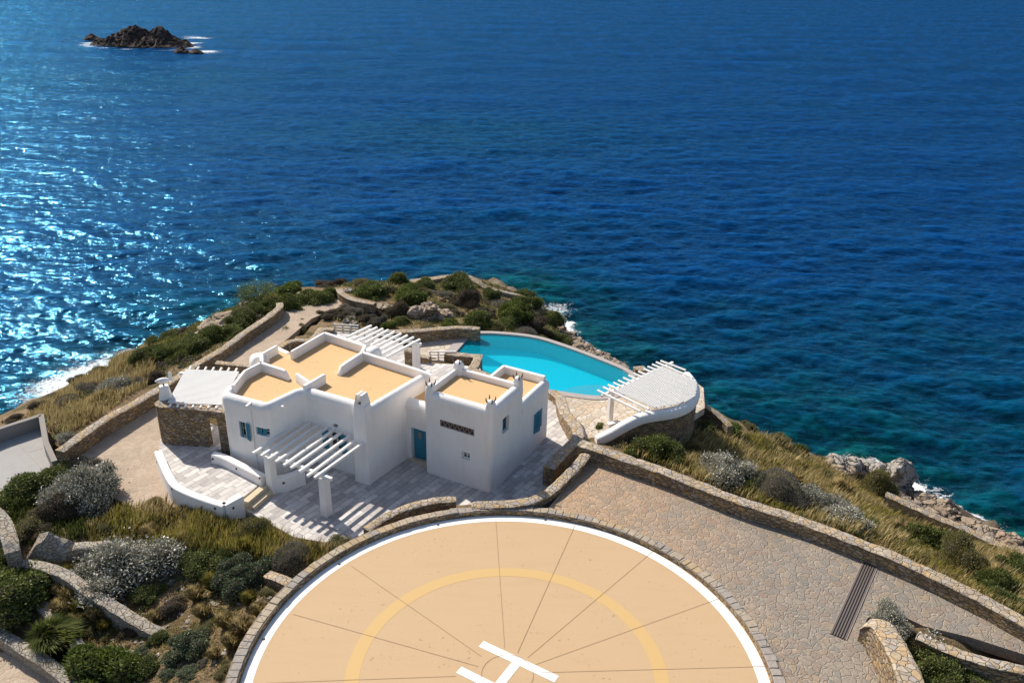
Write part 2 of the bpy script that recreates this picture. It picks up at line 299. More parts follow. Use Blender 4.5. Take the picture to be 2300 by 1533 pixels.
gx = np.arange(GX0, GX1, GS); gy = np.arange(GY0, GY1, GS); GX, GY = np.meshgrid(gx, gy); H0 = rbf(GX, GY)
def vnoise(X, Y, sc, seed):
    r = np.random.default_rng(seed); T = r.random((64, 64)); x = X*sc; y = Y*sc; xi = np.floor(x).astype(int); yi = np.floor(y).astype(int); fx = x-xi; fy = y-yi; fx = fx*fx*(3-2*fx); fy = fy*fy*(3-2*fy)
    g = lambda a, b: T[b % 64, a % 64]
    return (g(xi, yi)*(1-fx)+g(xi+1, yi)*fx)*(1-fy)+(g(xi, yi+1)*(1-fx)+g(xi+1, yi+1)*fx)*fy-.5
near = np.clip((H0+13.5)/9, 0, 1)                         # rougher rock towards the water
H0 = H0 + (vnoise(GX, GY, .22, 1)*1.3+vnoise(GX, GY, .6, 2)*1.0+vnoise(GX, GY, 1.3, 3)*.5)*(1-near*.78)
# flat built places : (polygon, level)
YARD = PL([(1057,1150),(1232,1138),(1322,1030),(1500,1085),(1700,1165),(1850,1222),(1975,1265),(2120,1335),(2300,1425),(2600,1560),(2330,1478),(2180,1430),(2075,1405),(1985,1362),(1948,1388),(1930,1430),(1955,1480),(2000,1560),(2100,1700),(1760,1700),(1500,1700)], ZL)
TERR = PL([(500,985),(575,1060),(613,1105),(548,1142),(600,1175),(690,1212),(800,1222),(850,1190),(1022,1140),(1060,1142),(1232,1132),(1318,1030),(1300,985),(1255,895),(1160,850),(1085,842),(1030,818),(955,815),(935,790),(880,775),(750,745),(730,800),(600,850)], ZT)
PATIO = PL([(356,1012),(367,1040),(383,1073),(398,1092),(425,1106),(456,1118),(504,1134),(546,1132),(612,1086),(480,1016),(560,1000),(510,920),(420,900),(360,985)], -.85)
DECK = PL([(935,795),(895,748),(990,740),(1065,738),(1085,746),(1200,758),(1330,801),(1430,838),(1500,822),(1575,870),(1580,915),(1500,965),(1400,985),(1310,985),(1285,960),(1265,900),(1230,880),(1100,850),(1030,820)], ZP)
PATHP = [(130,1030,-1.5),(345,897,-1.5),(400,855,-1.55),(440,826,-1.6),(520,772,-1.85),(600,712,-2.15),(628,698,-2.25),(700,668,-2.5),(757,664,-2.65),(812,684,-2.7),(760,690,-2.6),(700,715,-2.4),(640,765,-2.05),(600,800,-1.8),(560,830,-1.6),(500,880,-1.5),(400,1000,-1.5),(352,1010,-1.5),(385,1090,-1.5),(425,1135,-1.5),(380,1140,-1.5),(300,1140,-1.5),(200,1090,-1.5)]
PATHW = [P(*p) for p in PATHP]
CONC = PL([(-160,1040),(0,958),(95,927),(130,1035),(100,1085),(-100,1180)], -2.1)
def dilate(m, k):
    for _ in range(k):
        q = m.copy(); q[1:] |= m[:-1]; q[:-1] |= m[1:]; q[:, 1:] |= m[:, :-1]; q[:, :-1] |= m[:, 1:]; m = q
    return m
H = H0.copy()
for poly, lv, k in ((DECK, -2.6, 1), (YARD, -.1, 0), (TERR, -1.7, 1), (PATIO, -1.8, 0), (CONC, -2.5, 1)):
    m_ = dilate(inpoly(GX, GY, poly), k); H[m_] = np.minimum(H[m_], lv)
m_ = dilate(inpoly(GX, GY, PATHW), 1); H[m_] = np.minimum(H[m_], H0[m_]*0-1.85); 
pm = inpoly(GX, GY, [P(*p) for p in PATHP[4:16]]); H[dilate(pm, 1)] = np.minimum(H[dilate(pm, 1)], -3.0)
pd = np.hypot(GX-PADC.x, GY-PADC.y); H[pd < 10.9] = -.8
POOLP = [(1022,794),(1061,749),(1120,750),(1200,759),(1270,780),(1340,806),(1400,831),(1422,847),(1405,868),(1380,884),(1345,889),(1305,886),(1240,876),(1160,858),(1100,845),(1078,826),(1076,799)]
POOLW = PL(POOLP, ZP); m_ = dilate(inpoly(GX, GY, POOLW), 2); H[m_] = -4.6
nx, ny = len(gx), len(gy)
def hgt(x, y):
    fx = (x-GX0)/GS; fy = (y-GY0)/GS; ix = np.clip(np.floor(fx).astype(int), 0, nx-2); iy = np.clip(np.floor(fy).astype(int), 0, ny-2); u = np.clip(fx-ix, 0, 1); v = np.clip(fy-iy, 0, 1)
    return (H[iy, ix]*(1-u)+H[iy, ix+1]*u)*(1-v)+(H[iy+1, ix]*(1-u)+H[iy+1, ix+1]*u)*v
def PT(px, py):
    d = ray(px, py); t0 = (2-CAM_H)/d.z; t1 = (-14.5-CAM_H)/d.z; ts = np.linspace(t0, t1, 900)
    z = CAM_H+d.z*ts; h = hgt(d.x*ts, d.y*ts); i = np.argmax(z <= h)
    if not (z <= h).any(): i = len(ts)-1
    t = ts[i]; return Vector((d.x*t, d.y*t, float(h[i])))
idx = np.arange(nx*ny).reshape(ny, nx); q = np.stack([idx[:-1, :-1], idx[:-1, 1:], idx[1:, 1:], idx[1:, :-1]], -1).reshape(-1, 4)
def gridmesh(name, X, Y, Z, q, m_, parent=None):
    me = bpy.data.meshes.new(name); co = np.stack([X.ravel(), Y.ravel(), Z.ravel()], -1).astype(np.float32)
    me.vertices.add(len(co)); me.vertices.foreach_set('co', co.ravel()); nf = len(q); me.loops.add(nf*4); me.loops.foreach_set('vertex_index', q.ravel().astype(np.int32))
    me.polygons.add(nf); me.polygons.foreach_set('loop_start', np.arange(0, nf*4, 4, dtype=np.int32)); me.polygons.foreach_set('loop_total', np.full(nf, 4, np.int32)) if False else None
    me.update(calc_edges=True); me.shade_smooth(); me.materials.append(m_); return link(bpy.data.objects.new(name, me), parent)
ground = gridmesh('ground', GX, GY, H, q, M['soil']); tag(ground, 'dry rocky headland sloping down to the sea', 'ground', kind='structure')
# ------------------------------------------------------------------ sea
def axis(parts):
    out = []
    for a, b, s in parts: out += list(np.arange(a, b, s))
    return np.array(out)
az_ = np.radians(np.concatenate([np.arange(-120, -40, 5.), np.arange(-40, 40, .125), np.arange(40, 121, 5.)]))
rr_ = [14.]
while rr_[-1] < 14000: q_ = rr_[-1]; rr_.append(q_+(2. if q_ < 44 else min(max(q_*q_/34720*1.25, .24), 9) if q_ < 900 else q_*.35))
R_, A_z = np.meshgrid(np.array(rr_), az_, indexing='ij'); SX = R_*np.sin(A_z); SY = R_*np.cos(A_z)
def ocean(n, size, lam_lo, lam_hi, rms_slope, seed, wd=(.18, -.98), spread=3.):
    r = np.random.default_rng(seed); k1 = np.fft.fftfreq(n, size/n)*2*np.pi; KX, KY = np.meshgrid(k1, k1); K = np.hypot(KX, KY); K[0, 0] = 1e9
    amp = K**-1.9*((K > 2*np.pi/lam_hi) & (K < 2*np.pi/lam_lo))*(np.abs((KX*wd[0]+KY*wd[1])/K)**spread+.12); Hh = amp*(r.normal(size=K.shape)+1j*r.normal(size=K.shape)); h = np.fft.ifft2(Hh).real
    gy_, gx_ = np.gradient(h, size/n); return h*rms_slope/np.sqrt((gx_**2+gy_**2).mean())
def tile(h, size, X, Y):
    n = h.shape[0]; x = X/size*n; y = Y/size*n; xi = np.floor(x).astype(int); yi = np.floor(y).astype(int); fx = x-xi; fy = y-yi; g_ = lambda a, b: h[b % n, a % n]
    return (g_(xi, yi)*(1-fx)+g_(xi+1, yi)*fx)*(1-fy)+(g_(xi, yi+1)*(1-fx)+g_(xi+1, yi+1)*fx)*fy
cw, sw_ = math.cos(.3), math.sin(.3)
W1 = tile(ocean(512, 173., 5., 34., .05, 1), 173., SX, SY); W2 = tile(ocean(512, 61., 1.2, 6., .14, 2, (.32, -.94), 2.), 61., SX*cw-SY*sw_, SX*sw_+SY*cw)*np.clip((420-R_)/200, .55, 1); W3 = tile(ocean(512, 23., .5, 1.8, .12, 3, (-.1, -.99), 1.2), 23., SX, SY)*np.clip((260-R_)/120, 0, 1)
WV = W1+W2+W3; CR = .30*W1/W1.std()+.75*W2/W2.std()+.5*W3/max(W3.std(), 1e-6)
gust = .65+.7*(vnoise(SX+9000, SY+9000, .011, 21)+.5)
SZ = ZS+WV*gust*np.where((np.abs(A_z) < math.radians(40)) & (R_ < 880), 1, 0)
inn = (SX > GX0) & (SX < GX1) & (SY > GY0) & (SY < GY1); hh = np.where(inn, hgt(SX, SY), -26.)
shal = np.exp(-np.clip(ZS-hh, 0, 40)/3.2)*np.where(inn, 1, 0)
for (a, b, r, w) in ((1500,770,22,.30),(1750,930,20,.42),(2050,1010,16,.4),(1950,820,24,.28),(1300,600,18,.12),(400,720,16,.3),(1050,300,26,.22),(300,180,30,.15),(2150,900,20,.3)):
    c_ = P(a, b, ZS); rr = r; shal = np.maximum(shal, w*np.exp(-((SX-c_.x)**2/(rr*1.5)**2+(SY-c_.y)**2/rr**2)))
foam = np.zeros(SX.shape)
band = np.exp(-((hh-ZS+.25)/.9)**2)*inn
for (a, b, r, w) in ((192,856,5.5,1.35),(160,872,6,1.3),(215,838,5.5,1.2),(245,815,4.5,1.2),(290,790,3.5,1.),(205,825,8,.85),(110,890,5,1.),(400,742,3,.8),(360,765,3,.8),(250,818,3.5,.75),(120,900,3,.55),(1245,695,4.2,1.),(1262,735,3.5,.75),(1300,775,3.0,.9),(2075,1100,3.2,1.),(2120,1140,2.5,.9),(2200,1190,2.5,.6),(1900,1022,2.2,.7),(1960,1035,2.2,.6),(540,690,3,.35),(20,945,3,.4)):
    c_ = P(a, b, ZS); g_ = np.exp(-((SX-c_.x)**2+(SY-c_.y)**2)/r**2); foam = np.maximum(foam, w*np.maximum(g_*.62, band*np.exp(-((SX-c_.x)**2+(SY-c_.y)**2)/(r*1.7)**2)))
IC = P(320, 103, ZS); dx = (SX-IC.x)/25; dy = (SY-(IC.y-1.5))/12; ri = np.hypot(dx, dy); foam = np.maximum(foam, .62*np.exp(-((ri-.82)/.2)**2))
for (a, b, r) in ((440,84,5),(455,117,5),(215,97,4),(420,98,5)):
    c_ = P(a, b, ZS); foam = np.maximum(foam, .8*np.exp(-((SX-c_.x)**2/(r*2)**2+(SY-c_.y)**2/r**2)))
idx = np.arange(SX.size).reshape(SX.shape); qs = np.stack([idx[:-1, :-1], idx[:-1, 1:], idx[1:, 1:], idx[1:, :-1]], -1).reshape(-1, 4)
m, t, b = mat('sea_water', (0, .03, .08), .07, .22); k = N(t); b.inputs['IOR'].default_value = 1.333
at = k.n('Attribute'); at.attribute_name = 'foam'; as_ = k.n('Attribute'); as_.attribute_name = 'shallow'
v = k.geo((.42, 1, 1), (0, 0, math.radians(7))); vi = k.geo()
pat = k.noise(k.geo((.5, 1, 1)), .045, 5, .6, .3); pt2 = k.noise(vi, .22, 5, .65)
sh = k.math('ADD', as_.outputs['Fac'], k.math('MULTIPLY', k.math('SUBTRACT', pat, .5), .32)); sh = k.math('MULTIPLY', sh, k.ramp(pt2, [(.3, g3(.6)), (.7, g3(1.25))]))
c = k.ramp(sh, [(0, (.0002,.023,.094)), (.18, (.0003,.026,.072)), (.42, (.0004,.034,.050)), (.8, (.0015,.055,.048))])
rocks = k.ramp(k.noise(vi, .5, 6, .7), [(.40, g3(.35)), (.55, g3(1))]); rm = k.ramp(as_.outputs['Fac'], [(.2, g3(0)), (.5, g3(1))])
c = k.mix(rm, c, k.mix(1, c, rocks, 'MULTIPLY'))
ac = k.n('Attribute'); ac.attribute_name = 'crest'; hz = k.math('ADD', k.math('MULTIPLY', ac.outputs['Fac'], .22), .5)   # light through thin crests painted into the colour: crests paler, troughs darker
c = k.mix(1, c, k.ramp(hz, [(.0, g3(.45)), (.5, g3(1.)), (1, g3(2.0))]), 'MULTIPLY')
w2 = k.noise(v, 1.5, 3, .6, .5); w3 = k.noise(v, 3.4, 3, .55, .6); w4 = k.noise(v, .6, 2, .5, .3)
b3 = k.bump(w3, .045, 1, k.bump(w2, .15, 1, k.bump(w4, .42, 1)))
fn = k.noise(vi, 1.5, 8, .75, 1.5); fm = k.ramp(k.math('ADD', at.outputs['Fac'], k.math('MULTIPLY', k.math('SUBTRACT', fn, .5), 1.3)), [(.50, g3(0)), (.72, g3(1))])
fm = k.math('MULTIPLY', fm, k.ramp(at.outputs['Fac'], [(.03, g3(0)), (.15, g3(1))]))
c = k.mix(fm, c, (.78, .80, .80)); k.l(c, b.inputs['Base Color']); b.inputs['Roughness'].default_value = .6; b.inputs['Specular IOR Level'].default_value = 0; k.l(b3, b.inputs['Normal'])
sp = k.n('SeparateXYZ'); k.l(vi, sp.inputs[0]); mr = k.n('MapRange'); mr.inputs[1].default_value = 90; mr.inputs[2].default_value = 450; mr.inputs[3].default_value = .105; mr.inputs[4].default_value = .23; k.l(sp.outputs[1], mr.inputs[0])
gl = k.n('BsdfGlossy'); gl.inputs[0].default_value = (.10,.52,.90,1); k.l(mr.outputs[0], gl.inputs['Roughness']); k.l(b3, gl.inputs['Normal']); fr = k.n('Fresnel'); fr.inputs[0].default_value = 1.33; k.l(b3, fr.inputs['Normal'])
fc_ = k.math('MULTIPLY', k.math('MINIMUM', fr.outputs[0], .18), k.math('SUBTRACT', .9, k.math('MULTIPLY', fm, .7))); mx = k.n('MixShader'); k.l(fc_, mx.inputs[0]); k.l(b.outputs[0], mx.inputs[1]); k.l(gl.outputs[0], mx.inputs[2]); g2 = k.n('BsdfGlossy'); g2.inputs['Roughness'].default_value = .065; k.l(b3, g2.inputs['Normal']); m2 = k.n('MixShader'); k.l(k.math('MULTIPLY', fc_, .14), m2.inputs[0]); k.l(mx.outputs[0], m2.inputs[1]); k.l(g2.outputs[0], m2.inputs[2]); k.l(m2.outputs[0], t.nodes['Material Output'].inputs[0]); M['sea'] = m
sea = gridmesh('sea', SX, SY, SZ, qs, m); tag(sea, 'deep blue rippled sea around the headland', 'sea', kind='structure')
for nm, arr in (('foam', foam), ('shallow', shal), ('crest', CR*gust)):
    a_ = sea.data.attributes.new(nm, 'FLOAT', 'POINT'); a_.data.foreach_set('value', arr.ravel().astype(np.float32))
# ------------------------------------------------------------------ paved flats (slabs with thickness)
def slab(name, poly, lv, m_, label, cat, depth=.5, per=None):
    n = len(poly); top = [Vector((p[0], p[1], (p[2] if per else lv))) for p in poly]; bot = [v-Vector((0, 0, depth)) for v in top]
    from mathutils.geometry import delaunay_2d_cdt
    vs, es, fs, *_ = delaunay_2d_cdt([Vector((p.x, p.y)) for p in top], [], [list(range(n))], 1, 1e-5)
    vs = [Vector((v.x, v.y, min(top, key=lambda q: (q.x-v.x)**2+(q.y-v.y)**2).z)) for v in vs]
    bm = bmesh.new(); tv = [bm.verts.new(v) for v in vs]; 
    for f in fs:
        a_ = [tv[i] for i in f]; f_ = bm.faces.new(a_); f_.normal_update()
        if f_.normal.z < 0: f_.normal_flip()
    a = [bm.verts.new(v) for v in top]; b_ = [bm.verts.new(v) for v in bot]
    for i in range(n): bm.faces.new((a[i], b_[i], b_[(i+1) % n], a[(i+1) % n]))
    me = bpy.data.meshes.new(name); bm.to_mesh(me); bm.free(); me.materials.append(m_); o = link(bpy.data.objects.new(name, me)); tag(o, label, cat, kind='structure'); return o
rim = [Vector((PADC.x+10.5*math.cos(t), PADC.y+10.5*math.sin(t), ZL)) for t in [math.radians(a) for a in range(96, -75, -3)]]
YARD2 = PL([(1232,1140),(1322,1030),(1500,1085),(1700,1165),(1850,1222),(1975,1265),(2120,1335),(2300,1425),(2600,1560),(2330,1478),(2180,1430),(2075,1405),(1985,1362),(1948,1388),(1930,1430),(1955,1480),(2012,1560),(2110,1750)], ZL) + rim[::-1]
yard = slab('paved_yard', YARD2, ZL, M['crazygrey'], 'greyish crazy paved yard around the helipad', 'paving')
TERR2 = PL([(500,985),(575,1060),(613,1105),(548,1142),(600,1172),(660,1205),(760,1222),(812,1212),(850,1190),(930,1150),(1022,1136),(1060,1139),(1232,1130),(1318,1026),(1308,990),(1262,905),(1255,892),(1160,850),(1085,842),(1078,826),(1030,818),(955,815),(935,795),(890,765),(750,745),(700,775),(600,850)], ZT)
terrace = slab('terrace', TERR2, ZT, M['plank'], 'grey and white marble plank terrace around the villa', 'terrace')
PATIO2 = PL([(356,1012),(367,1040),(383,1073),(398,1092),(425,1106),(456,1118),(504,1134),(543,1118),(592,1080),(480,1016),(510,1000),(500,960),(440,940),(360,985)], -.85)
patio = slab('patio', PATIO2, -.85, M['plank'], 'raised marble plank patio inside the low curved white wall', 'patio', .9)
DECK2 = PL([(935,795),(895,748),(990,740),(1062,738),(1061,749),(1022,794),(1076,799),(1078,826),(1100,845),(1060,850),(1010,825)], ZP)
deck1 = slab('pool_deck', DECK2, ZP, M['crazypale'], 'pale crazy paved sun deck left of the pool', 'pool deck')
DECK3 = PL([(1240,876),(1305,886),(1345,889),(1380,884),(1405,868),(1422,847),(1500,818),(1580,870),(1583,915),(1500,968),(1400,990),(1310,988),(1285,960),(1265,900),(1225,890)], ZP)
deck2 = slab('pool_deck', DECK3, ZP, M['crazypale'], 'pale crazy paved deck at the near right end of the pool', 'pool deck')
path = slab('path', PATHW, 0, M['path'], 'sandy stone paved path running behind the house', 'path', .4, per=True)
# ------------------------------------------------------------------ helipad
hp = thing('helipad', (PADC.x, PADC.y, 0), 'round tan helipad with white edge ring, yellow ring and white letter H', 'helipad')
def ring(name, r0, r1, z, m_, n=180, th=None):
    vs = []; fs = []
    for i in range(n):
        a = 2*math.pi*i/n; vs += [(r0*math.cos(a), r0*math.sin(a), z), (r1*math.cos(a), r1*math.sin(a), z)]
    fs = [(2*i, 2*i+1, (2*i+3) % (2*n), (2*i+2) % (2*n)) for i in range(n)]
    return meshobj(name, vs, fs, m_, hp)
mb = MB(); n = 180; mb.add([(10.26*math.cos(2*math.pi*i/n), 10.26*math.sin(2*math.pi*i/n), z) for z in (0, -.6) for i in range(n)], [tuple(range(n))]+[(i, n+i, n+(i+1) % n, (i+1) % n) for i in range(n)]); mb.build('pad_surface', M['pad'], hp)
ring('edge_ring', 9.75, 10.2, .004, M['line']); ring('yellow_ring', 5.72, 6.28, .004, M['yellow'])
ha = math.radians(-30.5); hu = Vector((math.cos(ha), math.sin(ha), 0)); hv = Vector((-hu.y, hu.x, 0)); mb = MB()
def rect(mb, c, u, v, a, b, z): c = Vector(c); mb.add([c-u*a-v*b+Vector((0,0,z)), c+u*a-v*b+Vector((0,0,z)), c+u*a+v*b+Vector((0,0,z)), c-u*a+v*b+Vector((0,0,z))], [(0,1,2,3)])
rect(mb, hv*.81, hu, hv, 1.74, .185, .009); rect(mb, -hv*.81, hu, hv, 1.74, .185, .009); rect(mb, (0,0,0), hu, hv, .185, .622, .009); mb.build('letter_marking', M['line'], hp)
JL = [((1113.7,1170),(1133.5,1454.5)),((1291.7,1179),(1162.4,1465)),((1466.7,1237),(1185.2,1475.8)),((1614.3,1343.5),(1203.5,1491)),((1717.8,1495.6),(1215.7,1509.3)),((658,1378.5),(1073.7,1495.6)),((789,1270),(1081,1472.8)),((597.4,1532.8),(1023.4,1517.5))]
for a, b in JL:
    A_, B_ = P(*a, 0)-PADC, P(*b, 0)-PADC; d = (B_-A_).normalized(); nn = Vector((-d.y, d.x, 0)); mb = MB(); c = (A_+B_)/2; rect(mb, c, d, nn, (B_-A_).length/2, .009, .0135); mb.build('expansion_joint', M['joint'], hp)
for an in (150, 172, 20, -25, -60, 215, 250, 280):
    if an in (150, 172, 20): continue
    d = Vector((math.cos(math.radians(an)), math.sin(math.radians(an)), 0)); nn = Vector((-d.y, d.x, 0)); mb = MB(); rect(mb, d*5.7, d, nn, 4.4, .009, .0135); mb.build('expansion_joint', M['joint'], hp)
ring('expansion_joint', 1.0, 1.018, .0135, M['joint'], 64)
mb = MB(); nb = 176; rb = random.Random(3)
for i in range(nb):
    a0 = 2*math.pi*i/nb; a1 = a0+2*math.pi/nb*rb.uniform(.93,.975); r0 = 10.28+rb.uniform(-.02,.02); r1 = 10.68+rb.uniform(-.05,.05); z = .262+rb.uniform(-.02,.02)
    vs = [(r*math.cos(a), r*math.sin(a), zz) for r in (r0, r1) for a in (a0, a1) for zz in (-.1, z)]; cx = [Vector(v) for v in vs]
    # chamfered top
    c0 = sum((cx[j] for j in (1,3,5,7)), Vector())/4; top = [cx[j].lerp(c0, .07)+Vector((0,0,.02)) for j in (1,3,7,5)]
    mb.add(cx+top, [(0,1,3,2),(4,6,7,5),(0,4,5,1),(2,3,7,6),(1,8,9,3),(3,9,10,7),(7,10,11,5),(5,11,8,1),(8,11,10,9)])
mb.build('stone_kerb', M['kerb'], hp)
ring('kerb_bed', 10.24, 10.73, .235, M['mortar']); mb = MB()
mb.add([(r*math.cos(2*math.pi*i/n), r*math.sin(2*math.pi*i/n), z) for r, z in ((10.24, .235), (10.24, -.3)) for i in range(n)], [(i, (i+1) % n, n+(i+1) % n, n+i) for i in range(n)])
mb.add([(r*math.cos(2*math.pi*i/n), r*math.sin(2*math.pi*i/n), z) for r, z in ((10.73, .235), (10.73, -2.2)) for i in range(n)], [(i, n+i, n+(i+1) % n, (i+1) % n) for i in range(n)]); mb.build('kerb_wall', M['wallstone'], hp, 40)
for px, py in ((984,1178),(1225,1167),(762,1266),(592,1434)):
    p = P(px, py, 0)-PADC; mb = MB(); mb.tube(p, p+Vector((0,0,.03)), .07, .06, 12); mb.tube(p+Vector((0,0,.03)), p+Vector((0,0,.05)), .04, .03, 10, 0); mb.build('edge_light', M['metal'], hp)
# ------------------------------------------------------------------ stone walls
def rock_jit(o, amp=.03, sc=2.5, seed=0):
    for v in o.data.vertices:
        q = Vector(v.co)*sc+Vector((seed*7.3, 0, 0)); v.co += Vector((noise.noise(q), noise.noise(q+Vector((31,0,0))), noise.noise(q+Vector((0,57,0)))))*amp
    return o
def stone_wall(name, pts, w, label, cat='stone wall', m_='wallstone', cap='capstone', smoothp=True, closed=False, amp=.05, group=None, side=0, white=False):
    """pts: (x, y, ztop, zbot) centre line or, with side, outer line"""
    v3 = [Vector((p[0], p[1], p[2])) for p in pts]; zb = [p[3] for p in pts]
    # resample carrying zbot through a parallel curve
    a = (catmull if smoothp else dense)(v3, .3, closed); b_ = (catmull if smoothp else dense)([Vector((p[0], p[1], p[3])) for p in pts], .3, closed)
    if len(a) != len(b_):
        b_ = [min(pts, key=lambda p: (p[0]-q.x)**2+(p[1]-q.y)**2) for q in a]; path_ = [(q.x, q.y, q.z, r[3]) for q, r in zip(a, b_)]
    else: path_ = [(q.x, q.y, q.z, r.z) for q, r in zip(a, b_)]
    o0 = -w/2 if not side else (0 if side > 0 else -w); o1 = o0+w; mb = MB(); f = lambda t: o0+(o1-o0)*t; e = .035
    body = [(o0, 'b', 0), (o0, 't', -.75), (o0, 't', -.35), (o0, 't', -.06), (o1, 't', -.06), (o1, 't', -.35), (o1, 't', -.75), (o1, 'b', 0)]
    if any(p[2]-p[3] < .8 for p in path_): body = [(o0, 'b', 0), (o0, 't', -.06), (o1, 't', -.06), (o1, 'b', 0)]
    root = thing(name, (path_[len(path_)//2][0], path_[len(path_)//2][1], path_[len(path_)//2][3]), label, cat, group); root['kind'] = 'thing'; base = Vector(root.location)
    path_ = [(p[0]-base.x, p[1]-base.y, p[2]-base.z, p[3]-base.z) for p in path_]
    sweep(mb, path_, body, closed); o = mb.build('masonry', M[m_], root); fixn(o); rock_jit(o, amp*.8)
    mb = MB(); sweep(mb, path_, [(o0-e, 't', -.055), (o0-e, 't', -.015), (o0+.05, 't', .02), (f(.5), 't', .03), (o1-.05, 't', .02), (o1+e, 't', -.015), (o1+e, 't', -.055)], closed)
    o = mb.build('coping', M[cap], root); fixn(o); rock_jit(o, amp, 3.2, 2); return root
def w_(pl): return [(p.x, p.y, zt_, zb_) for (a, b, zt_, zb_) in pl for p in [P(a, b, zt_)]]
stone_wall('stone_wall', w_([(1303,993,1.0,-2.2),(1400,1026,1.0,-1.6),(1500,1060,1.0,-1.4),(1640,1115,.98,-1.4),(1780,1160,.95,-1.4),(1900,1205,.95,-1.4),(1990,1240,.93,-1.4),(2100,1290,.92,-1.5),(2200,1340,.9,-1.6),(2310,1400,.9,-1.7),(2500,1500,.9,-1.8)]), .6, 'long tan stone wall along the seaward side of the paved yard')
stone_wall('stone_wall', w_([(1060,1133,.30,-1.5),(1110,1131,.38,-1.5),(1165,1127,.45,-1.5),(1205,1118,.5,-1.5),(1240,1098,.55,-1.5),(1270,1070,.6,-1.5),(1300,1040,.68,-1.5),(1316,1019,.72,-1.5)]), .5, 'low curved stone wall between the marble terrace and the paved yard')
stone_wall('stone_wall', w_([(822,1188,.15,-1.5),(862,1161,.25,-1.5),(905,1141,.32,-1.5),(950,1128,.36,-1.5),(990,1121,.38,-1.5),(1024,1120,.38,-1.5)]), .42, 'short curved stone wall between the slatted shade and the helipad rim')
stone_wall('stone_wall', w_([(1232,1050,-.1,-1.4),(1262,1018,-.1,-1.6),(1295,985,-.1,-2.3),(1298,965,-.15,-2.3),(1285,945,-.3,-2.3),(1270,925,-.45,-2.3),(1262,905,-.6,-2.3),(1258,890,-.7,-2.3),(1240,878,-.8,-2.3)]), .62, 's shaped stone wall between the villa and the pool deck')
stone_wall('stone_wall', w_([(133,1012,-.6,-2.2),(180,978,-.55,-2.2),(240,938,-.55,-2.2),(300,905,-.6,-2.2),(350,876,-.65,-2.2),(395,848,-.7,-2.2),(440,818,-.8,-2.4)]), .55, 'golden stone wall left of the pergola with tall grass behind it')
stone_wall('stone_wall', w_([(440,818,-.8,-2.4),(500,782,-1.0,-2.6),(555,742,-1.15,-2.8),(600,712,-1.3,-3),(626,690,-1.4,-3.1),(628,680,-1.6,-3.3)]), .5, 'shaded stone wall along the seaward edge of the path', m_='wallstone')
stone_wall('stone_wall', w_([(762,648,-1.9,-3.3),(768,658,-1.9,-3.3),(790,670,-1.9,-3.2),(818,677,-1.9,-3.2),(842,681,-1.9,-3.2)]), .5, 'curved stone wall at the far turning of the path')
stone_wall('stone_wall', w_([(920,631,-4.6,-6),(955,627,-4.6,-6.2),(1000,621,-4.8,-6.5),(1040,618,-4.9,-6.8),(1070,630,-5.2,-7),(1090,643,-5.6,-7),(1120,652,-6.0,-7.5),(1160,661,-6.8,-8.5),(1200,675,-7.6,-9.6),(1222,692,-8.4,-10.6)]), .8, 'low pale boundary wall round the tip of the headland', m_='capstone')
stone_wall('stone_wall', w_([(800,749,-1.3,-3.2),(860,744,-1.3,-3.2),(930,742,-1.3,-3.2),(985,737,-1.3,-3.2),(1030,734,-1.3,-3.2),(1078,737,-1.3,-3.2)]), .5, 'curved tan stone wall behind the deck left of the pool')
stone_wall('stone_wall', w_([(1000,791,-1.2,-2.5),(1025,794,-1.2,-2.5),(1074,799,-1.2,-2.6),(1067,818,-1.2,-2.6),(1060,829,-1.2,-2.6),(1100,845,-1.2,-2.6),(1180,865,-1.2,-2.8),(1242,880,-1.2,-2.8)]), .55, 'stepped stone wall between the villa and the near edge of the pool', smoothp=False)
stone_wall('stone_wall', w_([(692,772,-1.0,-2.4),(722,738,-1.0,-2.6),(750,738,-1.0,-2.6)]), .5, 'stone wall corner beside the white railing behind the villa', smoothp=False)
stone_wall('stone_wall', w_([(622,784,-1.0,-2.2),(640,770,-1.0,-2.2),(665,763,-1.0,-2.3),(695,764,-1.0,-2.3)]), .45, 'round topped stone wall below the bush by the rear roof edge')
stone_wall('stone_wall', w_([(486,812,-.75,-1.9),(520,817,-.75,-1.9),(566,820,-.75,-1.9)]), .4, 'short reddish stone wall behind the white slatted pergola roof', smoothp=False)
stone_wall('stone_wall', w_([(1575,905,-2.6,-5.5),(1600,920,-2.8,-5.8),(1625,940,-3.1,-6.2),(1640,957,-3.3,-6.5)]), .4, 'curved stone parapet beyond the round pool pergola')
stone_wall('stone_wall', w_([(1990,1108,-7.2,-9.8),(2040,1130,-7.4,-10.2),(2100,1158,-7.6,-10.4),(2160,1182,-7.8,-10.6),(2230,1215,-8,-10.8),(2330,1255,-8,-10.8)]), .6, 'long low pale wall between the golden grass and the shore rocks', m_='capstone')
stone_wall('stone_wall', w_([(1945,1398,.9,-.8),(1975,1400,1.3,-.8),(2000,1430,1.6,-.8),(2020,1465,1.8,-.8),(2040,1510,1.9,-.8),(2060,1580,1.9,-.8)]), .85, 'thick golden stone retaining wall with a curved end at the drain grate')
stone_wall('stone_wall', w_([(2060,1425,.35,-1.2),(2120,1452,.35,-1.2),(2200,1480,.35,-1.2),(2310,1505,.35,-1.2),(2450,1540,.3,-1.2)]), .45, 'shadowed kerb wall below the lower road at bottom right', smoothp=True)
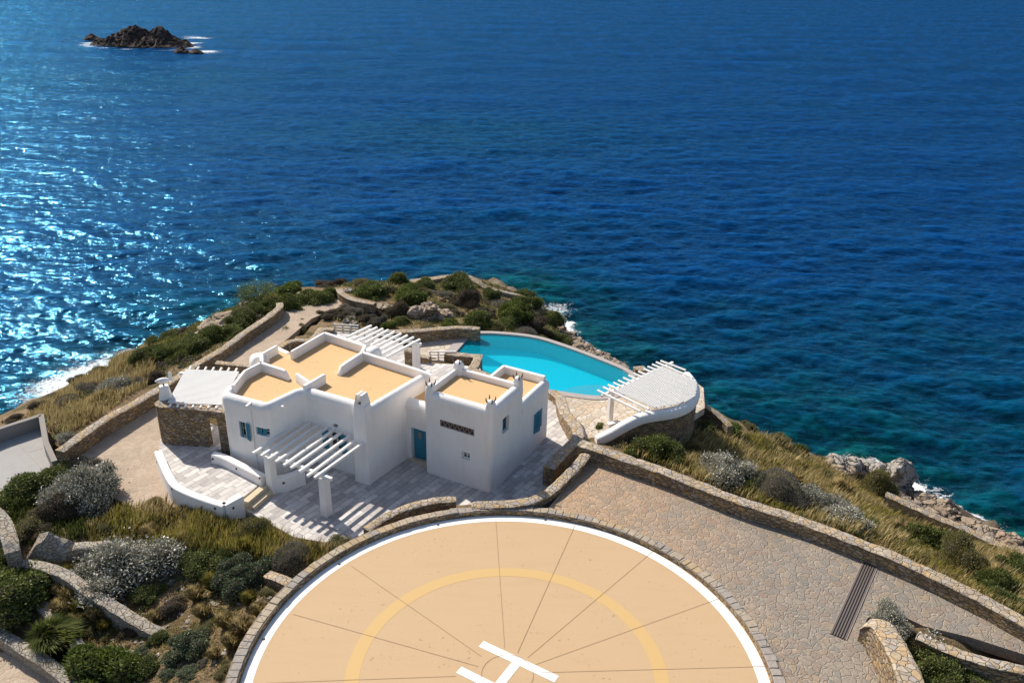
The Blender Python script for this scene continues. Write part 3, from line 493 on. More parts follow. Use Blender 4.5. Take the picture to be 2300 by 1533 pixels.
# lower left garden walls
stone_wall('garden_wall', w_([(-40,1130,.0,-2.6),(0,1160,-.1,-2.6),(20,1205,-.3,-2.8),(28,1240,-.6,-2.8)]), .62, 'tall pale stone wall end at the left edge below the green bush', m_='palestone', cap='palestone', cat='garden wall')
stone_wall('garden_wall', w_([(30,1262,-1.4,-3),(90,1268,-1.3,-2.8),(150,1290,-1.2,-2.6),(200,1325,-1.25,-2.6),(280,1375,-1.5,-2.6),(350,1415,-1.7,-2.6),(400,1432,-1.9,-2.6)]), .5, 'broken pale stone wall running down under the silver bush', m_='palestone', cap='palestone', cat='garden wall')
stone_wall('garden_wall', w_([(165,1225,-1.1,-2.4),(230,1222,-1.1,-2.4),(300,1228,-1.1,-2.4),(395,1235,-1.05,-2.4)]), .5, 'pale stone wall half buried in grass below the white curved wall', m_='palestone', cap='palestone', cat='garden wall')
stone_wall('garden_wall', w_([(85,1345,-2.1,-3.4),(115,1380,-2.1,-3.4),(150,1415,-2.1,-3.3),(175,1445,-2.1,-3.3),(186,1470,-2.1,-3.3)]), .48, 'rounded pale stone wall end beside the leaning green grass', m_='palestone', cap='palestone', cat='garden wall')
stone_wall('garden_wall', w_([(-40,1395,-2.4,-3.9),(20,1432,-2.4,-3.9),(80,1470,-2.4,-3.8),(130,1505,-2.4,-3.8),(170,1545,-2.4,-3.8)]), .5, 'pale stone wall along the road in the bottom left corner', m_='palestone', cap='palestone', cat='garden wall')
stone_wall('garden_wall', w_([(600,1287,-.35,-1.8),(640,1302,-.1,-1.8),(672,1318,.1,-1.8)]), .45, 'stub of stone wall meeting the helipad rim beside the grey dome bush', cat='garden wall')
slab('road', PL([(-300,1420),(-40,1420),(20,1455),(75,1492),(125,1530),(160,1570),(200,1700),(-300,1700)], -3.1), -3.1, M['path'], 'bit of pale road in the bottom left corner', 'road', .5)
# concrete roof at far left
cr = thing('concrete_roof', P(60,1000,-2.1), 'flat grey concrete roof with raised rim at the left edge', 'flat roof'); co_ = Vector(cr.location)
CO = PL([(-160,1022),(0,958),(97,927),(108,990),(128,1033),(150,1060),(60,1130),(-100,1180)], -1.2)
M['rimgrey'] = white_mat('grey_rim_concrete', (.27,.245,.22), .1)
mb = MB(); cpts = [Vector((p.x, p.y, -2.05)) for p in CO]; mb.add([p-co_ for p in cpts]+[p-co_-Vector((0,0,1.6)) for p in cpts], [tuple(range(8))]+[(i, 8+i, 8+(i+1) % 8, (i+1) % 8) for i in range(8)]); fixn(mb.build('roof_slab', M['grey'], cr))
mb = MB(); sweep(mb, hpath([p-co_ for p in roundc(CO[:5], .25)], -1.2-co_.z, -3.6-co_.z), [(-.28,'b',0),(-.28,'t',0),(.02,'t',0),(.02,'b',0)]); fixn(mb.build('rim', M['rimgrey'], cr))
mb = MB()
for a, b in (((30,985),(115,1075)),((65,1015),(100,1005))):
    A_, B_ = P(*a, -2.05), P(*b, -2.05); mb.bar(A_-co_+Vector((0,0,.003)), B_-co_+Vector((0,0,.003)), .015, .004)
mb.build('crack', M['joint'], cr)
# ------------------------------------------------------------------ villa
VO = P(900, 1000, ZT); villa = thing('villa', VO, 'white cubic villa with cream flat roofs, rounded parapets and blue shutters', 'villa')
def loc(p): return Vector(p)-VO
ZM, ZB, ZC, ZR = 3.05, 3.6, 2.3, 2.35           # height of the outer lip : main, front cube, connector, rear cube
def lip(w=.5, b=.05): return [(0,'b',0),(0,'t',-.5),(-b*.7,'t',-.3),(-b,'t',-.1),(-b*.3,'t',.06),(.09,'t',.19),(w*.5,'t',.25),(w-.1,'t',.19),(w-.01,'t',.05),(w,'t',-.12),(w,'b',0)]
def thin(w=.22): return [(0,'b',0),(0,'t',-.05),(.04,'t',-.01),(w-.04,'t',-.01),(w,'t',-.05),(w,'b',0)]
def flip(pr): return [(-o, a, d) for o, a, d in pr][::-1]
def cut(o, boxes):
    for c, sx, sy, sz, rz in boxes:
        mb = MB(); mb.box(c, sx, sy, sz, rz); q = fixn(mb.build('cut', M['white'])); q.location = VO
        md = o.modifiers.new('b', 'BOOLEAN'); md.object = q; md.operation = 'DIFFERENCE'; md.solver = 'EXACT'
        bpy.context.view_layer.update(); me = bpy.data.meshes.new_from_object(o.evaluated_get(bpy.context.evaluated_depsgraph_get())); o.modifiers.clear(); o.data = me; bpy.data.objects.remove(q)
    return o
ZG = ZT-.4
FM = PL([(511,873),(495,893),(600,921),(681,882),(833,925),(972,842)], ZM)      # outer lip line of the main house, left to right
RM = PL([(972,838),(945,828),(818,788),(824,774),(729,743),(651,787)], 3.5)
RM2 = PL([(618,774),(583,793),(584,811),(545,831),(519,864)], 3.5)
mb = MB(); sweep(mb, hpath(map(loc, roundc(FM, .45, 7)), ZM-VO.z, ZG-VO.z), lip()); wall = fixn(mb.build('wall', M['white'], villa, 50))
# --- openings helper
class Face:
    def __init__(s, A_, B_): s.A = Vector((A_.x, A_.y, 0)); d = Vector((B_.x-A_.x, B_.y-A_.y, 0)); s.u = d.normalized(); s.n = Vector((s.u.y, -s.u.x, 0)); s.rz = math.atan2(s.u.y, s.u.x)
    def at(s, px, py):
        d = ray(px, py); o = Vector((0, 0, CAM_H)); t = (s.A-o).dot(s.n)/d.dot(s.n); return o+d*t
    def rect(s, x0, y0, x1, y1):
        a, b_ = s.at(x0, y0), s.at(x1, y1); u0 = (a-s.A).dot(s.u); u1 = (b_-s.A).dot(s.u); return u0, u1, max(a.z, b_.z), min(a.z, b_.z)
    def p(s, u, z, out=0): q = s.A+s.u*u+s.n*out; return loc((q.x, q.y, z))
def shutter(name, parent, f, u0, u1, z0, z1, out, ang=0, hinge='l'):
    """slatted panel; ang = swing from the wall plane"""
    mb = MB(); w = u1-u0; h = z1-z0; d = math.radians(ang); hu = u0 if hinge == 'l' else u1; sg = 1 if hinge == 'l' else -1
    dirv = f.u*(sg*math.cos(d))+f.n*math.sin(d); nrm = Vector((-dirv.y, dirv.x, 0)); o = f.p(hu, z0, out); rz = math.atan2(dirv.y, dirv.x); Z = Vector((0,0,1))
    for a in (.03, w-.03): mb.box(o+dirv*a+Z*h/2, .06, .04, h, rz)
    for z in (.035, h/2, h-.035): mb.box(o+dirv*w/2+Z*z, w-.122, .036, .07, rz)
    k_ = int(h/.075)
    for i in range(k_):
        z = .07+(h-.14)*(i+.5)/k_
        if abs(z-h/2) < .05: continue
        mb.box(o+dirv*w/2+Z*z, w-.124, .03, .05, rz, 0, Matrix.Rotation(.5, 3, 'X'))
    return mb.build(name, M['blue'], parent)
def window(f, r, parent, wallo, depth=.26, panes=2, lab=None, fm='white', mull=True):
    u0, u1, z1, z0 = r; uc = (u0+u1)/2; zc = (z0+z1)/2; cut(wallo, [(f.p(uc, zc, 0), u1-u0, depth*2, z1-z0, f.rz)])
    mb = MB(); t_ = .05; pr = -depth+.02
    for u in (u0+t_/2, u1-t_/2): mb.box(f.p(u, zc, pr+.02), t_, .05, z1-z0-.004, f.rz)
    for z in (z0+t_/2+.002, z1-t_/2-.002): mb.box(f.p(uc, z, pr+.02), u1-u0-2*t_-.004, .048, t_, f.rz)
    if mull: mb.box(f.p(uc, zc, pr+.02), .045, .046, z1-z0-2*t_-.006, f.rz); mb.box(f.p(uc, zc, pr+.018), u1-u0-2*t_-.006, .03, .03, f.rz)
    w = mb.build('window', M['blue'] if fm == 'blue' else M['paint'], parent)
    if lab: w['label'] = lab
    mb = MB(); mb.box(f.p(uc, zc, pr), u1-u0-.02, .01, z1-z0-.02, f.rz); mb.build('pane', M['glass'], w); return w
# main front walls
f1 = Face(FM[1], FM[2]); f2 = Face(FM[3], FM[4])
r1 = f1.rect(536, 945, 557, 985); w1 = window(f1, r1, villa, wall)
u0, u1, z1, z0 = r1; shutter('shutter', w1, f1, u1+.01, u1+(u1-u0)*.62, z0-.02, z1+.02, .03, 18, 'l'); shutter('shutter', w1, f1, u0+.02, u0+(u1-u0)*.5, z0+.03, z1-.03, -.2, 60, 'l')
r2 = f1.rect(574, 957, 604, 982); w2 = window(f1, r2, villa, wall)
u0, u1, z1, z0 = r2; shutter('shutter', w2, f1, u0+.02, u0+(u1-u0)*.42, z0+.02, z1-.02, -.12, 8, 'l'); shutter('shutter', w2, f1, u0+(u1-u0)*.5, u0+(u1-u0)*.72, z0+.02, z1-.02, -.16, 30, 'r')
r3 = f2.rect(738, 966, 768, 1016); r3 = (r3[0], r3[1], r3[2], r3[3]); w3 = window(f2, r3, villa, wall)
u0, u1, z1, z0 = r3; ww = (u1-u0)*.5; shutter('shutter', w3, f2, u0-ww, u0-.01, z0, z1, .035, 4, 'r'); shutter('shutter', w3, f2, u1+.01, u1+ww, z0, z1, .035, 4, 'l')
rv = f2.rect(748, 950, 759, 961); cut(wall, [(f2.p((rv[0]+rv[1])/2, (rv[2]+rv[3])/2), rv[1]-rv[0], .5, rv[2]-rv[3], f2.rz)])
mb = MB(); mb.box(f2.p((rv[0]+rv[1])/2, (rv[2]+rv[3])/2, -.2), rv[1]-rv[0]-.01, .02, rv[2]-rv[3]-.01, f2.rz); mb.build('vent_hole', M['dark'], villa)
# drain spouts and rear walls
mb = MB(); sweep(mb, hpath(map(loc, roundc(RM, .12, 3)), 3.5-VO.z, ZG-VO.z), flip([( -o, a, d) for o, a, d in thin()])); sweep(mb, hpath(map(loc, roundc(RM2, .15, 3)), 3.5-VO.z, ZG-VO.z), flip([(-o, a, d) for o, a, d in thin()])); fixn(mb.build('rear_wall', M['white'], villa, 40))
mb = MB(); sweep(mb, hpath(map(loc, PL([(651,789),(622,776)], 3.0)), 3.0-VO.z, ZG-VO.z), flip([(-o, a, d) for o, a, d in thin(.3)])); fixn(mb.build('rear_sill', M['white'], villa))
def stub(pts, zt_, zb_, w, name='parapet', rounded=True):
    p = [loc(q) for q in pts]; mb = MB(); L_ = (p[1]-p[0]).length; d = (p[1]-p[0]).normalized(); pp = []
    # end drops in a quarter round
    for s_ in np.linspace(0, 1, 9):
        z = zt_
        if rounded and s_ > .8: z = zt_-(zt_-zb_)*.75*(1-math.sqrt(max(0, 1-((s_-.8)/.2)**2)))
        q = p[0]+d*L_*s_; pp.append((q.x, q.y, z-VO.z, zb_-VO.z))
    sweep(mb, pp, [(-w/2,'b',0),(-w/2,'t',-.05),(-w/2+.04,'t',0),(w/2-.04,'t',0),(w/2,'t',-.05),(w/2,'b',0)]); return fixn(mb.build(name, M['white'], villa, 40))
RZ = 2.95
stub(PL([(814,790),(760,825)], 3.47), 3.49, RZ-.05, .26); stub(PL([(584,813),(648,834)], 3.47), 3.49, RZ-.05, .24)
stub(PL([(683,866),(728,840)], 3.49), 3.51, RZ-.05, .24, rounded=False); stub(PL([(694,856),(666,838)], 3.49), 3.51, RZ-.05, .2, rounded=False)
def dome_gable(c, rx, ry, h, rz, zb_, name='parapet_hump'):
    c = loc(c); mb = MB(); vs = []; n_ = 24; rings = 9
    for j in range(rings+1):
        ph = j/rings*math.pi/2
        for i in range(n_):
            t_ = 2*math.pi*i/n_; e = .55; cx = math.copysign(abs(math.cos(t_))**e, math.cos(t_)); cy = math.copysign(abs(math.sin(t_))**e, math.sin(t_))
            r_ = math.cos(ph)**.6 if j < rings else 0; vs.append(Matrix.Rotation(rz, 3, 'Z') @ Vector((cx*rx*r_, cy*ry*r_, math.sin(ph)*h))+c)
    base = [v-Vector((0,0,zb_)) for v in vs[:n_]]; vs = base+vs; fs = [(j*n_+i, j*n_+(i+1) % n_, (j+1)*n_+(i+1) % n_, (j+1)*n_+i) for j in range(rings+1) for i in range(n_)]
    mb.add(vs, fs); return mb.build(name, M['white'], villa, 60)
RZb = math.radians(-28)
dome_gable(P(837, 798, 2.95), .55, .42, .55, math.radians(60), 2.95); dome_gable(P(583, 812, 2.9), .55, .5, .5, math.radians(30), 2.95)
# roofs
def roofsheet(name, pts, z, parent=villa):
    from mathutils.geometry import delaunay_2d_cdt
    vs, es, fs, *_ = delaunay_2d_cdt([Vector((p.x, p.y)) for p in pts], [], [list(range(len(pts)))], 1, 1e-5)
    vv = [loc((v.x, v.y, z)) for v in vs]; o = meshobj(name, vv, fs, M['roof'], parent)
    for p in o.data.polygons:
        if p.normal.z < 0: p.flip()
    return o
roofsheet('roof', [p for p in PL([(508,884),(601,912),(683,873),(829,916),(956,838)], RZ)]+PL([(945,836),(822,796),(826,784),(730,753),(652,797),(622,786),(588,802),(590,819),(552,838),(520,876)], RZ), RZ)
# chimney pilaster on the front right corner of the main house
FMc = P(817, 915, ZM); f3 = Face(FM[3], FM[4]); uc = (FM[4]-FM[3]).length-.48
mb = MB(); cbase = f3.p(uc, 0, .12); 
vs = []
for z, w_2, d_ in ((ZG, .5, .42), (1.0, .46, .36), (2.85, .42, .33), (3.5, .36, .29)):
    c_ = f3.p(uc, z, .08); vs += [c_+f3.u*(w_2*a)+f3.n*(d_*b_) for a, b_ in ((-1,-1),(1,-1),(1,1),(-1,1))]
mb.add(vs, [(4*j+i, 4*j+(i+1) % 4, 4*j+4+(i+1) % 4, 4*j+4+i) for j in range(3) for i in range(4)]+[(12,13,14,15)]); ch = fixn(mb.build('chimney', M['white'], villa))
bv = ch.modifiers.new('bev', 'BEVEL'); bv.width = .07; bv.segments = 3
for s_ in (-1, 1):
    mb = MB(); vs = []
    for z, w_2, off in ((3.45, .17, .24), (4.1, .13, .13)):
        c_ = f3.p(uc, z, .08)+f3.u*(s_*off); vs += [c_+f3.u*(.05*a)+f3.n*(w_2*2*b_) for a, b_ in ((-1,-1),(1,-1),(1,1),(-1,1))]
    mb.add(vs, [(i, (i+1) % 4, 4+(i+1) % 4, 4+i) for i in range(4)]+[(4,5,6,7)]); fixn(mb.build('chimney_cap', M['white'], ch))
mb = MB(); mb.box(f3.p(uc, 3.51, .08), .3, .3, .03, f3.rz); mb.build('flue', M['dark'], ch)
# --- right hand cubes
BA, BB = P(959, 1060, ZT), P(1103, 1108, ZT); ub = (BB-BA).normalized(); vb = Vector((-ub.y, ub.x, 0)); bw = (BB-BA).length
def bp(u, v, z=0): q = BA+ub*u+vb*v; return Vector((q.x, q.y, z))
def inv(px, py, z):
    q = P(px, py, z)-BA; return q.x*ub.x+q.y*ub.y, q.x*vb.x+q.y*vb.y
mid = inv(1165, 882, ZB)[1]; rearv = inv(1232, 868, ZR+.1)[1]; backc = inv(1037, 843, ZB+.35)[1]; rleft = inv(1110, 833, ZR+.5)[0]
print('BLOCK', bw, mid, rearv, backc, rleft)
DF = max(3.2, min(mid, 4.6)); DR = max(DF+2, rearv)+.55
mb = MB(); sweep(mb, hpath(map(loc, roundc([bp(0, 0), bp(bw, 0), bp(bw, DF+.2)], .3, 6)), ZB-VO.z, ZG-VO.z), lip(.5, .04)); wb = fixn(mb.build('annex_wall', M['white'], villa, 50))
mb = MB(); sweep(mb, hpath(map(loc, [bp(bw-.004, DF+.21), bp(bw-.004, DR)]), ZR-VO.z, ZG-VO.z), lip(.45, .05)); wr = fixn(mb.build('rear_annex_wall', M['white'], villa, 50))
mb = MB(); sweep(mb, hpath(map(loc, [bp(bw-.3, DF), bp(.02, DF), bp(.02, .3)]), ZB+.38-VO.z, ZG-VO.z), thin(.24)); sweep(mb, hpath(map(loc, roundc([bp(bw-.2, DR-.02), bp(rleft, DR-.02), bp(rleft, DF+.02)], .15, 3)), ZR+.5-VO.z, ZG-VO.z), thin(.24)); fixn(mb.build('annex_back_wall', M['white'], villa, 40))
roofsheet('annex_roof', [bp(.1, .2), bp(bw-.2, .2), bp(bw-.2, DF-.1), bp(.1, DF-.1)], ZB+.02); roofsheet('annex_roof', [bp(rleft+.1, DF+.05), bp(bw-.2, DF+.05), bp(bw-.2, DR-.1), bp(rleft+.1, DR-.1)], ZR+.02)
def turret(c, z0, z1, hw, name='turret'):
    vs = []; n_ = 24; prof = [(z0, 1), (z1-.45, .98), (z1-.28, .9), (z1-.12, .72), (z1-.03, .42), (z1, .001)]
    for z, s_ in prof:
        for i in range(n_):
            t_ = 2*math.pi*i/n_; e = .45; cx = math.copysign(abs(math.cos(t_))**e, math.cos(t_)); cy = math.copysign(abs(math.sin(t_))**e, math.sin(t_))
            vs.append(loc(Vector((c.x, c.y, z)))+Matrix.Rotation(RZb, 3, 'Z') @ Vector((cx*hw*s_, cy*hw*s_, 0)))
    mb = MB(); mb.add(vs, [(j*n_+i, j*n_+(i+1) % n_, (j+1)*n_+(i+1) % n_, (j+1)*n_+i) for j in range(len(prof)-1) for i in range(n_)]); o = mb.build(name, M['white'], villa, 60)
    for i in range(4):
        a = RZb+math.pi/4+i*math.pi/2; d = Vector((math.cos(a), math.sin(a), 0)); p0 = loc(Vector((c.x, c.y, z1-.17)))+d*(hw*.66); mb = MB()
        mb.tube(p0, p0+d*.09+Vector((0,0,.17)), .045, .04, 6); mb.tube(p0+d*.09+Vector((0,0,.17)), p0+d*.10+Vector((0,0,.34)), .04, .012, 6); mb.build('horn', M['horn'], o)
    return o
turret(bp(.21, .24), ZG, 4.3, .245); turret(bp(bw-.22, .24), 2., 4.3, .25); turret(bp(bw-.235, DF+.05), ZG, 4.32, .255); turret(bp(.2, DF-.1), 1., 4.4, .3)
# connector with the blue door
CV = inv(918, 1028, ZT)[1]; CU0 = -2.9
mb = MB(); sweep(mb, hpath(map(loc, [bp(CU0, CV), bp(.1, CV)]), ZC-VO.z, ZG-VO.z), lip(.5, .1)); wc = fixn(mb.build('link_wall', M['white'], villa, 50))
roofsheet('link_roof', [bp(CU0, CV+.2), bp(.1, CV+.2), bp(.1, DF), bp(CU0, DF)], ZC+.02)
mb = MB(); sweep(mb, hpath(map(loc, [bp(.1, DF-.02), bp(CU0+1, DF-.02)]), ZC+.35-VO.z, ZG-VO.z), flip([(-o, a, d) for o, a, d in thin(.24)])); fixn(mb.build('link_back_wall', M['white'], villa, 40))
fc = Face(bp(CU0, CV), bp(0, CV)); rd = fc.rect(923, 959, 957, 1029); u0, u1, z1, z0 = rd; u1 = min(u1+.35, -CU0-.02); cut(wc, [(fc.p((u0+u1)/2, (z1+ZT)/2), u1-u0, .7, z1-ZT+.02, fc.rz)])
print('DOOR', rd, CV)
dw = (u1-u0)*.62; mb = MB(); mb.box(fc.p(u0+dw/2, (z1+ZT)/2, -.3), dw, .05, z1-ZT-.06, fc.rz); dr = mb.build('door', M['blue'], villa)
mb = MB(); mb.box(fc.p(u0+dw*.5, z1-.55, -.27), .22, .03, .42, fc.rz); mb.build('door_pane', M['clay'], dr); mb = MB(); mb.tube(fc.p(u0+dw-.08, ZT+1, -.27), fc.p(u0+dw-.08, ZT+1, -.2), .015, .02, 8); mb.box(fc.p(u0+dw-.14, ZT+1, -.2), .12, .02, .02, fc.rz); mb.build('handle', M['metal'], dr)
mb = MB(); mb.box(fc.p((u0+u1)/2, (z1+ZT)/2, -.34), u1-u0-.01, .02, z1-ZT-.01, fc.rz); mb.build('door_opening', M['dark'], villa)
mb = MB(); mb.box(fc.p((u0+u1)/2, ZT+.03, .06), u1-u0+.2, .3, .06, fc.rz); mb.build('door_step', M['step'], villa)
# lattice slot and small windows of the annex
fb = Face(bp(0, 0), bp(bw, 0)); ra = fb.rect(988, 940, 1065, 966); u0, u1 = ra[0], ra[1]; zt2 = fb.at(988, 941).z; zb2 = fb.at(988, 956).z
cut(wb, [(fb.p((u0+u1)/2, (zt2+zb2)/2), u1-u0, .36, zt2-zb2, fb.rz)])
mb = MB(); mb.box(fb.p((u0+u1)/2, (zt2+zb2)/2, -.165), u1-u0-.01, .01, zt2-zb2-.01, fb.rz); lt = mb.build('lattice_vent', M['brown'], villa)
mb = MB(); k_ = 7; h_ = zt2-zb2
for i in range(k_):
    a0 = u0+(u1-u0)*i/k_; a1 = u0+(u1-u0)*(i+.5)/k_; a2 = u0+(u1-u0)*(i+1)/k_
    mb.bar(fb.p(a0, zb2+.02, -.06), fb.p(a1, zt2-.02, -.06), .05, .04); mb.bar(fb.p(a1, zt2-.02, -.06), fb.p(a2, zb2+.02, -.06), .05, .04)
for z in (zb2+.03, zt2-.03): mb.box(fb.p((u0+u1)/2, z, -.05), u1-u0-.01, .08, .045, fb.rz)
for u in (u0+.025, u1-.025): mb.box(fb.p(u, (zt2+zb2)/2, -.05), .04, .08, h_-.11, fb.rz)
mb.build('lattice', M['clay'], lt)
window(fb, fb.rect(1037, 1013, 1055, 1034), villa, wb, .22)
fs_ = Face(bp(bw, 0), bp(bw, DR)); wS = window(fs_, fs_.rect(1129, 942, 1143, 962), villa, wb, .24, fm='blue'); wS2 = window(fs_, fs_.rect(1200, 932, 1217, 955), villa, wr, .2, fm='blue')
u0, u1, z1, z0 = fs_.rect(1200, 932, 1217, 955); shutter('shutter', wS2, fs_, u0-.02, (u0+u1)/2, z0-.02, z1+.02, .02, 12, 'l'); shutter('shutter', wS2, fs_, (u0+u1)/2+.02, u1+.02, z0-.02, z1+.02, -.1, 10, 'r')
# spouts
for f_, px, py in ((f1, 561, 905), (Face(FM[2], FM[3]), 628, 908)):
    q = f_.at(px, py); mb = MB(); a = loc(q)-f_.n*.2; mb.bar(a, a+f_.n*.5+Vector((0,0,-.05)), .12, .07); mb.build('spout', M['white'], villa)
q = f1.at(563, 915); mb = MB(); mb.tube(loc(q)+f1.n*.06, loc(Vector((q.x, q.y, ZT+.1)))+f1.n*.06, .03, .03, 8); mb.build('drainpipe', M['white'], villa)
mb = MB(); q = P(667, 782, 3.5); 
# ------------------------------------------------------------------ low white walls with round lights
def white_wall(pts, zt_, zb_, w, label, lights, closed=False, side=0, steps=.25, name='white_wall', sm=True):
    p3 = [P(a, b, zt_) for a, b in pts]; pth = catmull(p3, steps) if sm else p3; root = thing(name, Vector((pth[len(pth)//2].x, pth[len(pth)//2].y, zb_)), label, 'low wall'); root['kind'] = 'thing'; ro = Vector(root.location)
    mb = MB(); sweep(mb, [(p.x-ro.x, p.y-ro.y, zt_-ro.z, zb_-ro.z) for p in pth], [(-w/2,'b',0),(-w/2,'t',-.04),(-w/2+.04,'t',0),(w/2-.04,'t',0),(w/2,'t',-.04),(w/2,'b',0)]); fixn(mb.build('wall_body', M['white'], root, 35))
    for px, py in lights:
        d = ray(px, py); best = None
        for i in range(len(pth)-1):
            a, b_ = pth[i], pth[i+1]; u_ = Vector((b_.x-a.x, b_.y-a.y, 0)); 
            if u_.length < 1e-4: continue
            n_ = Vector((u_.y, -u_.x, 0)).normalized()
            if n_.y > 0 and abs(n_.y) > .2: n_ = -n_
            o_ = Vector((0,0,CAM_H)); pl = Vector((a.x, a.y, 0))+n_*(w/2)
            den = d.dot(n_)
            if abs(den) < 1e-5: continue
            t_ = (pl-o_).dot(n_)/den; q = o_+d*t_; s_ = (q-a).dot(u_)/u_.length_squared
            if -.3 < s_ < 1.3 and (best is None or abs(s_-.5) < best[0]): best = (abs(s_-.5), q, n_)
        if best:
            q, n_ = best[1]-ro, best[2]; mb = MB(); mb.tube(q-n_*.02, q+n_*.015, .075, .07, 14); mb.tube(q+n_*.015, q+n_*.02, .045, .04, 12, 1); mb.build('wall_light', [M['lampm'], M['dark']], root)
    return root
white_wall([(355,1011),(366,1038),(381,1070),(396,1090),(425,1105),(456,1117),(480,1125),(504,1132)], -.3, -2.2, .42, 'curved low white wall round the raised marble patio', [(352,1037),(386,1097),(483,1141)])
white_wall([(502,1132),(541,1111)], -.3, -2.2, .42, 'short straight white wall end beside the cream steps', [(524,1140)], sm=False)
white_wall([(478,1017),(500,1022),(545,1044),(592,1068)], -.3, -1.2, .42, 'straight low white wall between the patio and the villa', [(478,1030),(531,1052),(583,1073)])
white_wall([(606,1072),(640,1068),(680,1053)], -.42, -1.8, .42, 'low white wall running right from the left pergola post', [(637,1084)])
st = thing('steps', P(575, 1110, ZT), 'cream stone steps from the raised patio down to the terrace', 'steps'); so_ = Vector(st.location)
for i, (z, sh_) in enumerate(((-.85, 0), (-1.08, .32))):
    A_, B_ = P(594, 1083, -.85), P(545, 1124, -.85); u_ = (B_-A_).normalized(); n_ = Vector((-u_.y, u_.x, 0)); n_ = n_ if n_.x > 0 else -n_
    mb = MB(); c_ = (A_+B_)/2+n_*(sh_+.17-(.0)); mb.box(Vector((c_.x, c_.y, (z+.012-1.6)/2+.0))-so_, (B_-A_).length, .36-.01*i, z+.012+1.6, math.atan2(u_.y, u_.x)); mb.build('step', M['step'], st)
# ------------------------------------------------------------------ pergolas
def post(mb, c, w, z0, z1, rz):
    c = Vector((c[0], c[1], 0)); vs = []
    for z, s_ in ((z0, 1.06), (z1-.05, .95), (z1, .9)): vs += [Vector((c.x, c.y, z))+Matrix.Rotation(rz, 3, 'Z') @ Vector((w/2*s_*a, w/2*s_*b_, 0)) for a, b_ in ((-1,-1),(1,-1),(1,1),(-1,1))]
    mb.add(vs, [(4*j+i, 4*j+(i+1) % 4, 4*j+4+(i+1) % 4, 4*j+4+i) for j in range(2) for i in range(4)]+[(8,9,10,11)])
PG = thing('pergola', P(660, 1120, ZT), 'open white pergola of nine rafters on two square posts before the villa', 'pergola'); po = Vector(PG.location); rzp = math.radians(-30.5)
zb_ = 1.06
p1, p2 = P(607, 1107, ZT), P(728, 1159, ZT)
ux = (p2-p1).normalized(); vx = Vector((-ux.y, ux.x, 0))
for p in (p1+vx*.2, p2+vx*.2): mb = MB(); post(mb, p-po, .42, -.4, zb_-.07-po.z, rzp); mb.build('post', M['white'], PG)
mb = MB(); a, b_ = p1+vx*.2-ux*.75, p2+vx*.2+ux*.55; mb.bar(Vector((a.x, a.y, zb_))-po, Vector((b_.x, b_.y, zb_))-po, .16, .16); mb.build('beam', M['paint'], PG)
tips = [(568,1018),(586,1024),(602,1031),(619,1037),(637,1045),(653,1051),(672,1059),(690,1069),(706,1073)]; ends = [(692,939),(706,943),(722,949),(738,958),(752,964),(768,970),(785,979),(801,986),(815,995)]
for a, b_ in zip(tips, ends):
    A_, B_ = P(*a, 1.21), P(*b_, 1.28); mb = MB(); mb.bar(A_-po, B_-po, .13, .13); mb.build('rafter', M['paint'], PG)
# left slatted pergola
LP = thing('pergola', P(430, 1000, ZT), 'white pergola with a closely slatted roof on a curved stone wall left of the villa', 'pergola'); lo = Vector(LP.location); ZLP = 1.75
cA, cB, cC, cD = PL([(417,829),(537,834),(497,909),(376,904)], ZLP)
for i in range(30):
    s_ = (i+.5)/30; a, b_ = cA.lerp(cD, s_), cB.lerp(cC, s_); mb = MB(); w_s = (cA-cD).length/30*.72; mb.bar(a-lo, b_-lo, w_s, .035); mb.build('slat', M['slat'], LP)
for i in range(7):
    s_ = (i+.4)/7; a, b_ = cA.lerp(cB, s_), cD.lerp(cC, s_); d = (b_-a).normalized(); a = a-d*.55; b_ = b_+d*.28; mb = MB(); mb.tube(Vector((a.x, a.y, ZLP-.09))-lo, Vector((b_.x, b_.y, ZLP-.09))-lo, .065, .065, 8); mb.build('rafter', M['paint'], LP)
mb = MB(); a, b_ = P(403, 838, ZLP-.2), P(540, 843, ZLP-.2); mb.bar(a-lo, b_-lo, .14, .14); mb.build('beam', M['paint'], LP)
for px, py in ((488,858),(407,860)): mb = MB(); p = P(px, py, ZLP-.25); post(mb, p-lo, .3, -.4, ZLP-.27-lo.z, 0); mb.build('post', M['white'], LP)
# curved stone front wall with doorway
SW = [P(372,890,1.62), P(348,905,1.62), P(362,913,1.62), P(400,916,1.62), P(440,918,1.62), P(458,920,1.62)]
stone_wall('stone_wall', [(p.x, p.y, 1.62, -1.9) for p in SW], .45, 'tall curved stone wall carrying the slatted pergola left of the villa', side=1)
stone_wall('stone_wall', [(p.x, p.y, 1.62, -1.9) for p in (P(484,923,1.62), P(503,925,1.62))], .45, 'narrow stone pier between the dark doorway and the villa', smoothp=False, side=1)
stone_wall('stone_lintel', [(p.x, p.y, 1.6, 1.15) for p in (P(457,920.5,1.6), P(485,923.5,1.6))], .43, 'stone lintel over the doorway below the slatted pergola', cat='lintel', smoothp=False, side=1)
